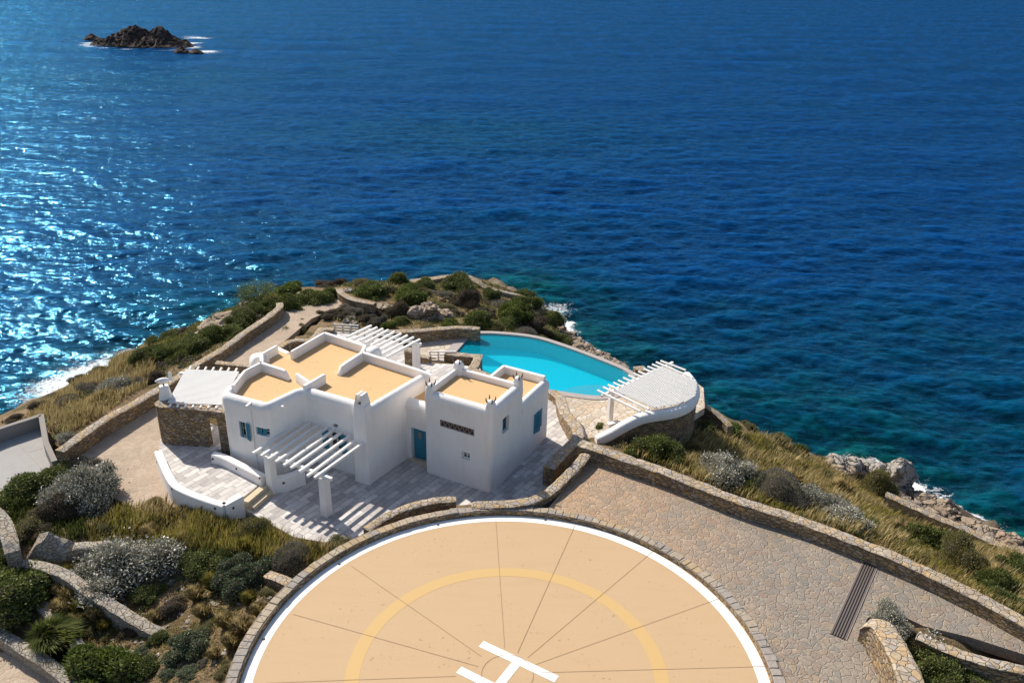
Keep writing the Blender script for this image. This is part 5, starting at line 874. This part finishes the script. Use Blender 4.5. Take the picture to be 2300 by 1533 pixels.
SB = [(212,1098,80,'silver',.95,'large silver leaved bush left of the curved white wall'),(62,1100,62,'dark',.8,'dark green bush right below the flat concrete roof'),(128,1070,48,'dark',.7,'dark green bush at the corner of the concrete rim'),(15,1140,48,'dark',.8,'dark green bush at the left edge above the tall stone wall end'),(148,1140,55,'brown',.8,'brown twiggy bush left of the large silver bush'),(70,1180,50,'olive',.7,'olive bush behind the pyramid shaped boulder'),(180,1048,42,'grey',.7,'grey twiggy bush at the end of the golden stone wall'),
 (285,1258,100,'silver',.82,'widest silver bush hanging over the broken garden wall'),(452,1262,56,'dark',.7,'dark green mound between the silver bush and the round green bush'),(548,1288,66,'teal',.85,'round blue green mound bush left of the helipad rim'),(510,1248,32,'dark',.7,'small dark bush on top of the grass behind the round mound'),(660,1258,48,'grey',.95,'smooth grey dome bush touching the helipad wall stub'),(752,1228,46,'olive',.6,'olive brown bush hanging over the helipad rim below the shade stripes'),(575,1192,52,'olive',.85,'feathery green bush in front of the pergola shadow'),(500,1158,34,'dark',.7,'dark bush right under the corner of the curved white wall'),(443,1148,36,'brown',.7,'dark brown bush under the middle of the curved white wall'),(352,1140,36,'olive',.6,'yellowish bush at the foot of the sandy path'),(300,1150,25,'olive',.6,'low yellow flowered bush beside the large silver bush'),
 (22,1325,82,'dark',.9,'big dark green bush at the left edge above the leaning grass'),(5,1262,42,'dark',.8,'dark bush below the tall stone wall end at the left edge'),(425,1450,52,'teal',.7,'low blue green cushion plant in the bare soil near the helipad'),(255,1492,84,'bright',1.0,'large fresh green bush at the bottom near the rounded wall end'),(380,1512,17,'teal',.6,'tiny blue green plant below the cushion plant, left one'),(428,1508,22,'teal',.6,'tiny blue green plant below the cushion plant, right one'),(458,1488,13,'grey',.7,'tiny grey tuft right of the cushion plant'),(395,1365,42,'brown',.6,'dark brown bush in the deep shade of the widest silver bush'),(300,1412,28,'brown',.6,'dark dry bush left of the shaded wall end'),(335,1330,40,'dark',.6,'dark bush under the left half of the widest silver bush'),(330,1500,40,'dark',.6,'dark green bush right of the large fresh green bush'),(318,1460,20,'teal',.6,'small grey green plant between the fresh bush and the soil'),(250,1420,22,'olive',.5,'low olive plant left of the dry dark bush'),(600,1330,24,'olive',.5,'small olive plant beside the helipad rim below the wall stub'),(505,1500,22,'olive',.5,'low olive plant close to the helipad rim at the bottom'),
 (262,872,44,'silver',.7,'silver bush on the golden slope above the stone wall'),(205,878,36,'grey',.6,'grey bush at the cliff edge left of the silver one'),(155,905,30,'grey',.6,'grey bush at the cliff edge nearest the concrete roof'),(145,985,26,'silver',.7,'small silver bush in the gap beside the concrete rim'),(345,848,28,'brown',.7,'brown green bush beside the wind turbine'),(320,858,24,'grey',.7,'small grey bush just above the stone wall near the turbine'),
 (338,796,39,'dark',0.98,'lowest dark green bush of the cliff hedge, above the golden grass'),(372,796,41,'dark',0.84,'dark hedge bush left of the slatted pergola roof'),(405,789,41,'dark',0.84,'dark hedge bush above the pergola beam end'),(440,771,44,'dark',0.84,'hedge bush with a tan rock just behind it'),(475,758,41,'dark',0.77,'hedge bush below the largest cliff rock'),(510,744,41,'dark',0.77,'hedge bush at the middle of the shaded path wall'),(545,718,41,'dark',0.77,'hedge bush below the perched boulders'),(575,701,39,'dark',0.77,'hedge bush beside the far end of the shaded wall'),(600,686,32,'dark',0.77,'last small bush of the cliff hedge'),(652,650,42,'bright',0.75,'fresh green bush at the far left cliff edge'),(648,692,42,'dark',1.3*0.75,'dark bush at the near end of the path hedge'),(682,680,42,'dark',1.3*0.69,'dark bush in the middle of the path hedge'),(712,672,40,'dark',1.3*0.69,'dark bush third along the path hedge'),(742,664,31,'dark',1.3*0.75,'dark bush at the far end of the path hedge'),(610,672,24,'olive',.6,'olive bush beside the small sparse tree'),
 (735,640,29,'brown',0.62,'reddish brown bush behind the path hedge'),(765,637,22,'brown',0.75,'brown bush at the cliff edge above the curved far wall'),(805,634,33,'olive',0.62,'olive bush on the far skyline right of the curved wall'),(850,629,13,'brown',1.38,'narrow dark upright bush on the far skyline'),(893,631,33,'dark',0.75,'dark dome bush on the far skyline'),(832,654,46,'bright',0.69,'bright green bush inside the curved far wall'),(915,664,48,'bright',0.81,'bright green bush in the middle of the headland'),(955,642,35,'dark',0.62,'dark low bush before the headland boundary wall'),(940,655,29,'olive',0.62,'olive bush behind the middle bright bush'),(1035,636,46,'dark',0.75,'large dark dome bush by the headland boundary wall'),(985,660,34,'grey',.35,'flat grey green mat in the middle of the headland'),(1050,672,48,'brown',0.94,'big rust brown bush behind the pool'),(1102,664,29,'dark',0.88,'dark dome bush right of the rust brown one'),(1115,682,26,'grey',.35,'pale flat cushion below the dark dome bush'),(1170,664,33,'dark',0.75,'dark dome bush at the right tip of the headland'),(1180,682,37,'dark',0.88,'dark dome bush just above the surf, second at the tip'),(1072,718,48,'dark',0.88,'dark green bush directly behind the far end of the pool wall'),(1150,708,48,'bright',0.94,'tall green bush behind the pool rim, left of the brown one'),(1195,732,40,'brown',0.88,'brown bush behind the middle of the pool rim'),(1237,720,37,'dark',0.94,'dark dome bush at the shore beside the white surf'),(1255,762,35,'dark',0.88,'dark bush at the shore behind the pool rim'),(1180,752,29,'grey',0.88,'grey flowering bush touching the pool rim'),(1218,765,26,'olive',0.75,'olive bush between the grey bush and the shore'),(1110,742,26,'olive',0.75,'low olive bush by the left end of the pool rim'),(1370,800,18,'olive',.6,'small spiky bush at the pool rim near the round pergola'),(895,700,40,'brown',0.88,'brown bush left of the largest shadowed boulder'),(722,710,29,'brown',0.75,'dark heather cushion beside the path'),(752,705,31,'brown',0.62,'heather cushion second from the path'),(785,695,31,'grey',0.56,'grey heather cushion under the curved far wall'),(820,715,26,'brown',0.75,'brown bush behind the rear pergola'),(640,755,30,'dark',1.06,'round dark dome bush at the path edge by the roof'),(680,745,24,'olive',0.88,'olive bush right of the round dome bush'),(682,727,22,'brown',0.88,'purple brown dome bush above the olive one'),(873,733,22,'bright',0.75,'bright green cushion behind the rear pergola rafters'),(1008,730,29,'bright',0.75,'bright green bush left of the pool wall end'),(840,700,26,'brown',0.62,'low brown bush beside the pale boulder'),(850,722,29,'grey',0.75,'grey brown bush above the bright green cushion'),
 (1345,968,28,'bright',.7,'bright green plant in the bed by the white curved wall'),(1475,1008,52,'dark',1.05,'tall dark bush behind the long stone wall, nearest the villa'),(1418,990,36,'grey',.6,'grey green bush below the white curved wall'),(1430,1016,30,'bright',0.68,'fresh green low bush left of the tall dark bush'),(1545,985,46,'brown',.35,'flat brown cushion below the round pergola wall'),(1588,962,28,'dark',.8,'dark round bush at the right of the round pergola'),(1635,962,34,'bright',.6,'green bush below the curved stone parapet'),(1680,955,24,'olive',.7,'olive bush at the end of the curved stone parapet'),(1740,985,36,'olive',.6,'olive bush on the slope edge against the sea'),(1790,1016,32,'dark',0.81,'dark bush on the slope edge before the pale shore row'),(1622,1054,71,'silver',1.05,'large silver bush behind the long stone wall'),(1690,1086,39,'dark',0.94,'dark bush right of the large silver one'),(1742,1104,54,'grey',1.05,'large grey green bush in the middle behind the long wall'),(1822,1129,56,'silver',0.88,'silver bush behind the long wall, left of the last silver one'),(1900,1166,56,'silver',0.88,'last silver bush along the long stone wall'),(1965,1093,51,'olive',1.01,'olive bush in front of the biggest shore boulder'),(1925,1080,32,'brown',0.94,'brown green bush in front of the shore row'),(2078,1216,56,'dark',1.05,'dark green round bush beyond the drain grate'),(2155,1258,60,'olive',1.05,'grey green round bush right of the dark round one'),(2225,1308,40,'dark',0.94,'dark bush in the shade near the right end of the long wall'),(2285,1276,44,'dark',0.81,'green bush at the right edge of the picture'),(2080,1165,30,'brown',.4,'flat heather mat on the shore shelf'),
 (2003,1388,48,'silver',.75,'silver green bush behind the thick retaining wall'),(2055,1440,40,'olive',.7,'olive bush along the thick retaining wall'),(2040,1470,36,'dark',.6,'dark green bush beside the retaining wall top'),(2110,1498,62,'dark',.7,'large dark green bush at the bottom right'),(2180,1520,45,'dark',.7,'dark bush at the bottom right corner by the kerb wall')]
for a in SB: shrub(*a)
# small sparse tree
tp = PT(578, 690); tr_ = thing('small_tree', tp, 'small sparse tree at the left cliff edge against the sea', 'tree'); mb = MB(); rt = random.Random(5); sc_ = dist(tp)/F_PX; ends_ = []
mb.tube((0,0,-.2), (sc_*2, 0, sc_*14), .07, .05, 7)
for i in range(9):
    a = rt.uniform(0, 6.28); e_ = Vector((math.cos(a)*sc_*rt.uniform(12, 40), math.sin(a)*sc_*18, sc_*rt.uniform(22, 48))); mb.tube((sc_*2, 0, sc_*13), e_, .035, .012, 5); ends_.append(e_)
mb.build('trunk', M['twig'], tr_); r = np.random.default_rng(4); Pn = np.concatenate([r.normal(size=(260, 3))*np.array([.42, .42, .26])+np.array(e_) for e_ in ends_]); n_ = len(Pn); ax = r.normal(size=(n_, 3)); ax /= np.linalg.norm(ax, axis=1)[:, None]; sd_ = np.cross(ax, r.normal(size=(n_, 3))); sd_ /= np.linalg.norm(sd_, axis=1)[:, None]
link(bpy.data.objects.new('crown', fastmesh('crown', np.stack([Pn-ax*.07, Pn+sd_*.035, Pn+ax*.07, Pn-sd_*.035], 1), 4, [L['bright']])), tr_)
# grasses
def blades(name, X, Y, Z, hmin, hmax, wd, kinds, seed, lean=(.25, -.1), spread=.35):
    r = np.random.default_rng(seed); n = len(X); h = r.uniform(hmin, hmax, n)*(.45+1.1*(vnoise(X+200, Y+200, .7, seed+50)+.5)**1.3); a = r.uniform(0, 6.28, n); s_ = spread*h*r.random(n); ln = np.stack([lean[0]*h+np.cos(a)*s_, lean[1]*h+np.sin(a)*s_, h], 1); b0 = np.stack([X, Y, Z-.03], 1)
    a2 = r.uniform(0, 3.14, n); w_ = np.stack([np.cos(a2), np.sin(a2), 0*a2], 1)*wd*.5*r.uniform(.7, 1.4, n)[:, None]; md = b0+ln*np.array([.35, .35, .62]); tp_ = b0+ln
    V = np.stack([b0-w_, b0+w_, md+w_*.8, tp_, md-w_*.8], 1); return fastmesh(name, V, 5, [L[kinds]])
def field(name, poly, n, hmin, hmax, wd, kind, label, seed, zs=None, clump=.5, lean=(.25,-.1), cat='grass'):
    pp = [PT(*q) for q in poly]; xs = [p.x for p in pp]; ys = [p.y for p in pp]; r = np.random.default_rng(seed); X = r.uniform(min(xs), max(xs), n*3); Y = r.uniform(min(ys), max(ys), n*3)
    if clump: X = X+.0; dn = vnoise(X+100, Y+100, .9, seed)+.5; keep = r.random(len(X)) < (1-clump)+clump*2*dn*dn; X = X[keep]; Y = Y[keep]
    mk = inpoly(X, Y, [(p.x, p.y) for p in pp]); X = X[mk][:n]; Y = Y[mk][:n]; Z = hgt(X, Y); o = link(bpy.data.objects.new(name, blades(name, X, Y, Z, hmin, hmax, wd, kind, seed, lean))); return tag(o, label, cat, kind='stuff')
FR = [(1380,1000),(1500,985),(1570,975),(1650,975),(1760,1000),(1850,1045),(1960,1105),(2080,1165),(2180,1215),(2330,1275),(2330,1402),(2200,1340),(2080,1284),(1950,1220),(1800,1165),(1650,1112),(1500,1056),(1420,1030)]
field('tall_grass', FR, 24000, .25, .85, .035, 'gold', 'golden tall grass on the slope behind the long stone wall', 1, clump=.85); field('green_grass', FR, 26000, .2, .6, .035, 'green', 'greener grass mixed into the slope behind the long stone wall', 2, clump=.7)
FL = [(190,1190),(300,1150),(360,1135),(430,1152),(500,1168),(560,1196),(640,1212),(700,1232),(775,1238),(765,1252),(700,1275),(640,1280),(560,1255),(450,1250),(330,1240),(210,1235)]
field('tall_grass', FL, 10000, .3, .85, .03, 'green', 'green and gold tall grass in the bed below the curved white wall', 3, lean=(.15, 0)); field('dry_grass', FL, 6000, .4, .95, .025, 'gold', 'dry straw stalks in the bed below the curved white wall', 4)
FS = [(60,945),(100,905),(160,872),(240,830),(320,785),(350,835),(330,868),(270,905),(200,950),(145,990),(125,975)]
field('tall_grass', FS, 14000, .3, .8, .03, 'gold', 'golden grass on the slope left of the stone wall', 5)
field('green_grass', [(250,830),(320,785),(400,752),(430,740),(520,690),(600,660),(620,692),(560,740),(500,775),(440,812),(380,850),(340,860)], 9000, .2, .5, .035, 'lawn', 'green grass under the cliff hedge', 6)
field('dry_grass', [(640,640),(760,632),(900,628),(1040,618),(1150,655),(1230,700),(1262,770),(1180,750),(1080,735),(900,738),(820,735),(700,722),(830,690),(900,680),(760,645)], 22000, .1, .32, .05, 'gold', 'short dry grass over the tip of the headland', 7, clump=.9)
field('green_grass', [(640,640),(760,632),(900,628),(1040,618),(1150,655),(1230,700),(1262,770),(1180,750),(1080,735),(900,738),(820,735),(700,722),(830,690),(900,680),(760,645)], 22000, .1, .3, .06, 'lawn', 'low green growth over the tip of the headland', 8, clump=.95)
field('dry_grass', [(60,1260),(200,1240),(400,1260),(600,1300),(670,1325),(600,1400),(560,1480),(520,1560),(300,1560),(180,1470),(90,1350)], 7000, .06, .24, .03, 'gold', 'short dry grass on the bare soil of the lower garden', 9, clump=.95)
field('green_grass', [(60,1260),(200,1240),(400,1260),(600,1300),(670,1325),(600,1400),(560,1480),(520,1560),(300,1560),(180,1470),(90,1350)], 4000, .05, .2, .03, 'green', 'low green weeds on the soil of the lower garden', 10, clump=.95)
field('green_grass', [(0,1120),(190,1060),(250,1130),(200,1210),(60,1230),(0,1200)], 9000, .15, .5, .03, 'lawn', 'green undergrowth around the bushes below the concrete roof', 11)
field('green_grass', [(2000,1400),(2080,1440),(2200,1500),(2350,1545),(2200,1600),(2060,1600),(2030,1480)], 5000, .1, .35, .03, 'lawn', 'green undergrowth behind the retaining wall at bottom right', 12)
def tuft(cx, cy, rpx, kind, label, n=900, lean=(0, 0), hr=1.3):
    p = PT(cx, cy+rpx*.5); r_ = rpx*dist(p)/F_PX; r = np.random.default_rng(int(cx)); a = r.uniform(0, 6.28, n); d = r.random(n)*.25; ang = r.uniform(.0, .75, n); X = np.cos(a)*d; Y = np.sin(a)*d; h = r.uniform(.7, 1.25, n)
    ln = np.stack([np.cos(a)*np.sin(ang)*h+lean[0], np.sin(a)*np.sin(ang)*h+lean[1], np.cos(ang)*h*hr], 1); b0 = np.stack([X, Y, X*0-.05], 1); w_ = np.stack([-np.sin(a), np.cos(a), 0*a], 1)*.022; md = b0+ln*np.array([.4, .4, .65]); V = np.stack([b0-w_, b0+w_, md+w_*.8, b0+ln, md-w_*.8], 1)
    o = link(bpy.data.objects.new('grass_tuft', fastmesh('grass_tuft', V, 5, [L[kind]]))); o.location = p; o.scale = (r_, r_, r_); return tag(o, label, 'grass tuft', 'ornamental grass tufts')
for a in [(160,1338,26,'gold','golden grass tuft below the end of the broken wall'),(140,1365,24,'gold','golden tuft nearest the rounded wall end'),(195,1325,26,'green','green gold tuft right of the first golden one'),(183,1365,22,'green','small green tuft between the golden ones'),(222,1378,28,'gold','palest straw coloured tuft on bare soil'),(120,1300,22,'gold','orange tuft close to the broken wall'),(152,1290,20,'green','small tuft right under the broken wall'),(542,1412,30,'gold','straw coloured tuft beside the helipad rim'),(505,1395,24,'gold','smaller straw tuft left of the one at the helipad rim'),(560,1345,22,'green','green tuft under the round blue green mound'),(485,1310,30,'green','arching grass tuft in front of the round mound'),(440,1335,24,'gold','dry arching tuft in the shadow left of the round mound'),(700,1240,24,'green','grass tuft between the grey dome bush and the rim')]: tuft(*a)
tuft(105, 1405, 62, 'lawn', 'long leaning green grass between two pale walls at lower left', 3500, (.55, -.35), .8)
# ------------------------------------------------------------------ drain grate
dg = thing('drain_grate', P(1925, 1330, ZL), 'long dark channel drain grate crossing the paved yard', 'drain grate'); d0 = Vector(dg.location)
g = PL([(1950,1243),(1974,1249),(1896,1433),(1868,1427)], ZL); g[0] = P(1952,1245,ZL)
A_, B_ = (g[0]+g[1])/2, (g[2]+g[3])/2; u_ = (B_-A_).normalized(); n_ = Vector((-u_.y, u_.x, 0)); wd_ = .66; Lg = (B_-A_).length; rz_ = math.atan2(u_.y, u_.x); mb = MB()
mb.box((A_+B_)/2-d0+Vector((0,0,.006)), Lg, wd_, .012, rz_); mb.build('channel', M['dark'], dg)
for s_ in (-1, 1): mb = MB(); mb.box((A_+B_)/2-d0+n_*s_*(wd_/2)+Vector((0,0,.015)), Lg, .04, .03, rz_); mb.build('frame', M['clay'], dg)
gm = mat('grey_brown_grate', (.15,.12,.105), .6)[0]; mb = MB()
for i in range(6): mb.box((A_+B_)/2-d0+n_*(wd_*((i+.5)/6-.5))+Vector((0,0,.022)), Lg-.05, .055, .02, rz_)
mb.build('bars', gm, dg)
field('dry_grass', [(-20,955),(60,930),(100,900),(160,868),(240,826),(320,782),(400,752),(520,690),(600,655),(640,650),(640,690),(560,720),(440,790),(350,830),(240,880),(100,940)], 16000, .12, .42, .04, 'green', 'olive dry growth along the left cliff edge', 16, clump=.8)
field('low_heather', [(-20,955),(60,930),(100,900),(160,868),(240,826),(320,782),(400,752),(520,690),(600,655),(640,650),(640,690),(560,720),(440,790),(350,830),(240,880),(100,940)], 9000, .1, .3, .07, 'brown', 'brown low heather along the left cliff edge', 17, clump=.95, cat='heather')
for a in [(90,915,26,'brown',.6,'brown cushion at the cliff edge above the concrete roof corner'),(120,895,24,'grey',.5,'grey cushion second along the left cliff edge'),(185,850,26,'brown',.6,'brown cushion beside the bright surf at left'),(225,832,26,'olive',.6,'olive cushion at the cliff edge above the silver bush'),(270,805,28,'dark',.6,'dark cushion at the cliff edge beyond the golden slope'),(300,790,26,'dark',.6,'first dark bush of the cliff edge going up'),(345,770,28,'dark',.6,'dark bush at the cliff edge, second from the golden slope'),(385,752,28,'dark',.55,'dark bush at the cliff edge below the tan outcrop'),(415,745,22,'brown',.6,'brown bush touching the tan outcrop'),(30,940,24,'brown',.5,'brown cushion at the far left cliff edge'),
 (545,700,22,'olive',.5,'olive bush right beside the perched boulders'),(625,650,24,'olive',.6,'olive bush under the small sparse tree'),(1215,690,22,'olive',.5,'small olive cushion at the surf end of the boundary wall'),(1010,640,24,'olive',.5,'olive cushion at the top of the headland wall'),(1090,700,26,'brown',.6,'brown bush between the flat cushion and the pool wall bush'),(1130,680,22,'olive',.5,'olive cushion between two dark dome bushes'),(1215,742,24,'olive',.6,'olive bush between the brown bush and the shore dome'),(960,735,22,'olive',.5,'olive cushion against the curved deck wall'),(1300,788,16,'olive',.5,'tiny olive bush at the pool rim above the wet rock')]: shrub(*a)
for a in [(1850,1132,34,'dark',.9,'dark bush squeezed between the two silver bushes by the long wall'),(1780,1118,34,'olive',.8,'olive bush between the grey green and silver bushes by the long wall'),(1560,1022,34,'olive',.7,'olive bush left of the large silver bush behind the long wall'),(1950,1178,34,'dark',.7,'dark bush just past the last silver bush of the long wall'),(2010,1170,30,'olive',.6,'olive bush in the golden grass above the drain grate'),(2120,1235,36,'bright',.8,'fresh green bush between the two round bushes at right'),(2195,1278,34,'olive',.8,'olive bush right of the grey green round bush'),(2260,1345,34,'dark',.6,'dark bush against the far right end of the long wall'),(2250,1240,30,'olive',.5,'olive bush near the right edge below the pale boundary wall'),(1840,1062,28,'olive',.6,'olive bush on the slope before the leftmost shore boulder'),
 (660,700,28,'dark',.9,'dark bush at the corner of the shaded wall and the path hedge'),(697,688,28,'dark',.8,'dark bush filling the middle gap of the path hedge'),(728,676,26,'dark',.8,'dark bush filling the far gap of the path hedge'),(875,650,30,'olive',.6,'olive bush between the two bright green headland bushes'),(1000,690,26,'olive',.5,'olive bush below the flat grey green mat'),(1020,700,24,'brown',.6,'brown bush right of the sunlit sloping boulder'),(1140,725,30,'dark',.7,'dark bush at the foot of the tall green bush by the pool'),(1095,735,30,'dark',.7,'dark bush at the far corner of the pool'),(760,688,20,'brown',.5,'brown cushion at the inner edge of the path'),(830,745,16,'olive',.6,'olive cushion touching the rear rafters'),(900,722,24,'dark',.6,'dark bush left of the bright cushion near the deck wall'),
 (120,1110,36,'olive',.8,'olive twigs between the dark bush and the silver bush'),(90,1190,36,'brown',.7,'brown bush touching the pyramid shaped boulder'),(230,1185,34,'olive',.6,'olive bush under the large silver bush'),(390,1250,40,'silver',.5,'right lobe of the silver shrubbery beside the dark mound'),(480,1225,30,'olive',.6,'olive bush inside the grass below the white wall'),(618,1228,32,'olive',.6,'olive bush in the grass left of the grey dome bush'),(690,1228,28,'olive',.6,'yellowish bush at the edge of the shade stripes'),(780,1208,26,'dark',.6,'dark bush at the tip of the short curved stone wall'),(360,1430,30,'dark',.6,'dark bush in the shadow at the end of the broken wall'),(470,1400,26,'olive',.5,'olive plant in the soil above the cushion plant'),(205,1415,24,'olive',.5,'olive plant left of the fresh green bush'),(40,1380,30,'dark',.7,'dark bush between the big bush and the leaning grass')]: shrub(*a)
# loose stones along the shore
def rubble(name, poly, n, r0, r1, seed, label, m_='rock'):
    pp = [PT(*q) for q in poly]; rg = np.random.default_rng(seed); base = []; bm = bmesh.new(); k_ = 0
    while k_ < n:
        x = rg.uniform(min(p.x for p in pp), max(p.x for p in pp)); y = rg.uniform(min(p.y for p in pp), max(p.y for p in pp))
        if not inpoly(np.array([x]), np.array([y]), [(p.x, p.y) for p in pp])[0]: k_ += .05; continue
        k_ += 1; z = float(hgt(np.array([x]), np.array([y]))[0]); rr = rg.uniform(r0, r1)**1.; g_ = bmesh.ops.create_icosphere(bm, subdivisions=2, radius=1)
        sx1, sy1, sz1 = rg.uniform(.7, 1.4), rg.uniform(.7, 1.3), rg.uniform(.45, .9); rot = Matrix.Rotation(rg.uniform(0, 6), 3, 'Z')
        for v in g_['verts']:
            d = v.co.normalized(); q = 1+.5*noise.noise(d*1.3+Vector((k_*3.7, 0, 0)))+.25*noise.noise(d*3+Vector((0, k_, 0))); v.co = rot @ Vector((d.x*sx1, d.y*sy1, d.z*sz1))*rr*q+Vector((x, y, z+rr*.1))
    me = bpy.data.meshes.new(name); bm.to_mesh(me); bm.free(); me.materials.append(M[m_]); return tag(link(bpy.data.objects.new(name, me)), label, 'rubble', kind='stuff')
rubble('shore_rubble', [(1850,1035),(1990,1070),(2060,1110),(2150,1160),(2330,1235),(2330,1262),(2200,1205),(2080,1165),(2000,1110),(1880,1060)], 260, .12, .55, 1, 'loose brown rocks along the right shore')
rubble('shore_rubble', [(1225,690),(1262,730),(1300,770),(1360,800),(1420,835),(1380,830),(1300,795),(1255,765),(1235,730)], 120, .15, .6, 2, 'loose brown rocks at the water behind the pool')
rubble('garden_stones', [(60,1260),(200,1240),(400,1260),(600,1300),(670,1325),(600,1400),(560,1480),(520,1560),(300,1560),(180,1470),(90,1350)], 260, .03, .12, 3, 'small stones scattered on the lower garden soil', 'palestone')
def scrub(name, poly, n, r0, r1, kinds, seed, label, per=110, leaf=.05):
    pp = [PT(*q) for q in poly]; pl_ = [(p.x, p.y) for p in pp]; r = np.random.default_rng(seed); X = r.uniform(min(p.x for p in pp), max(p.x for p in pp), n*6); Y = r.uniform(min(p.y for p in pp), max(p.y for p in pp), n*6)
    keep = inpoly(X, Y, pl_) & (r.random(len(X)) < .15+1.4*(vnoise(X+300, Y+10, .35, seed)+.5)**2); X = X[keep][:n]; Y = Y[keep][:n]; Z = hgt(X, Y); n = len(X); R = r.uniform(r0, r1, n)*(.5+r.random(n)); hr = r.uniform(.45, .9, n)
    dv = r.normal(size=(n, per, 3)); dv /= np.linalg.norm(dv, axis=2)[..., None]; dv[..., 2] = np.abs(dv[..., 2]); rad = (R[:, None]*r.uniform(.55, 1.12, (n, per)))[..., None]; Pn = dv*rad; Pn[..., 2] *= hr[:, None]; Pn += np.stack([X, Y, Z-.03], 1)[:, None, :]
    Pn = Pn.reshape(-1, 3); ax = dv.reshape(-1, 3)*.8+r.normal(size=Pn.shape)*.6; ax /= np.linalg.norm(ax, axis=1)[:, None]; sd_ = np.cross(ax, r.normal(size=Pn.shape)); sd_ /= np.linalg.norm(sd_, axis=1)[:, None]; ln = leaf*r.uniform(.6, 1.5, len(Pn))[:, None]
    V = np.stack([Pn-ax*ln, Pn+sd_*ln*.5, Pn+ax*ln, Pn-sd_*ln*.5], 1); me = fastmesh(name, V, 4, [L[q] for q in kinds]); me.polygons.foreach_set('material_index', np.repeat(r.integers(0, len(kinds), n), per).astype(np.int32)); return tag(link(bpy.data.objects.new(name, me)), label, 'scrub', kind='stuff')
scrub('low_scrub', FR, 230, .18, .5, ['olive', 'dark', 'olive', 'grey', 'bright'], 41, 'mixed low scrub between the grass behind the long wall', 130)
scrub('low_scrub', [(640,640),(760,632),(900,628),(1040,622),(1150,655),(1225,700),(1258,765),(1180,750),(1080,735),(900,738),(820,735),(700,722),(830,690),(900,680),(760,645)], 420, .2, .6, ['olive', 'dark', 'grey', 'brown', 'bright'], 42, 'mixed low scrub over the tip of the headland', 120, .06)
scrub('low_scrub', [(60,940),(160,880),(240,835),(330,790),(440,745),(600,665),(625,690),(560,735),(440,812),(350,860),(240,915),(140,985)], 300, .2, .55, ['olive', 'dark', 'brown', 'grey'], 43, 'mixed low scrub on the left cliff slope', 120, .06)
scrub('low_scrub', FL, 60, .15, .4, ['olive', 'dark', 'bright', 'olive'], 44, 'mixed low scrub inside the grass bed below the white wall', 150)
scrub('low_scrub', [(60,1260),(200,1240),(400,1260),(600,1300),(670,1325),(600,1400),(560,1480),(520,1560),(300,1560),(180,1470),(90,1350)], 150, .08, .26, ['olive', 'brown', 'teal', 'grey', 'dark'], 45, 'small dry plants dotted over the lower garden soil', 110, .035)
scrub('low_scrub', [(0,1100),(100,1050),(260,1060),(300,1180),(180,1240),(0,1250)], 90, .2, .5, ['olive', 'dark', 'brown'], 46, 'mixed scrub between the large bushes below the concrete roof', 150)
scrub('low_scrub', [(1640,985),(1800,1010),(1900,1045),(1860,1060),(1750,1030),(1660,1010),(1560,985),(1590,950)], 60, .2, .45, ['olive', 'dark', 'bright'], 47, 'green scrub along the slope edge beside the round pergola', 140)
scrub('low_scrub', [(2000,1400),(2080,1430),(2200,1490),(2350,1535),(2200,1600),(2060,1600),(2030,1480)], 70, .15, .4, ['olive', 'dark', 'silver'], 48, 'mixed scrub behind the thick retaining wall', 150)
for a in [(135,1325,20,'gold','straw tuft in the row under the broken wall, nearest its start'),(178,1345,20,'gold','orange gold tuft in the middle of the tuft cluster'),(205,1350,22,'gold','gold tuft right of the orange gold one in the cluster'),(240,1345,20,'green','green gold tuft at the right of the cluster'),(170,1395,20,'gold','small straw tuft touching the rounded wall end'),(235,1405,18,'green','green tuft below the palest straw tuft'),(520,1440,24,'gold','straw tuft on bare soil left of the helipad rim'),(555,1440,20,'green','green tuft pressed against the helipad rim'),(580,1370,20,'gold','straw tuft at the helipad rim under the small olive plant'),(455,1375,22,'gold','dry tuft behind the blue green cushion plant'),(350,1385,18,'gold','dry tuft in the bush shadow by the broken wall'),(480,1470,18,'gold','dry tuft right of the tiny grey tuft'),(90,1315,20,'green','green tuft beside the big dark bush at the left edge'),(640,1250,26,'green','tall green tuft left of the grey dome bush'),(560,1225,26,'green','tall green gold tuft behind the round mound'),(420,1215,26,'gold','tall straw tuft in the grass under the curved white wall'),(340,1200,26,'gold','tall straw tuft right of the large silver bush'),(1560,1010,26,'gold','tall golden tuft left of the large silver bush by the long wall'),(1780,1075,28,'gold','tall golden tuft above the two silver bushes by the long wall'),(1890,1095,28,'gold','tall golden tuft behind the last silver bush of the long wall'),(2020,1190,28,'gold','tall golden tuft in the slope above the drain grate'),(2240,1290,26,'gold','tall golden tuft near the right edge of the slope')]: tuft(*a)
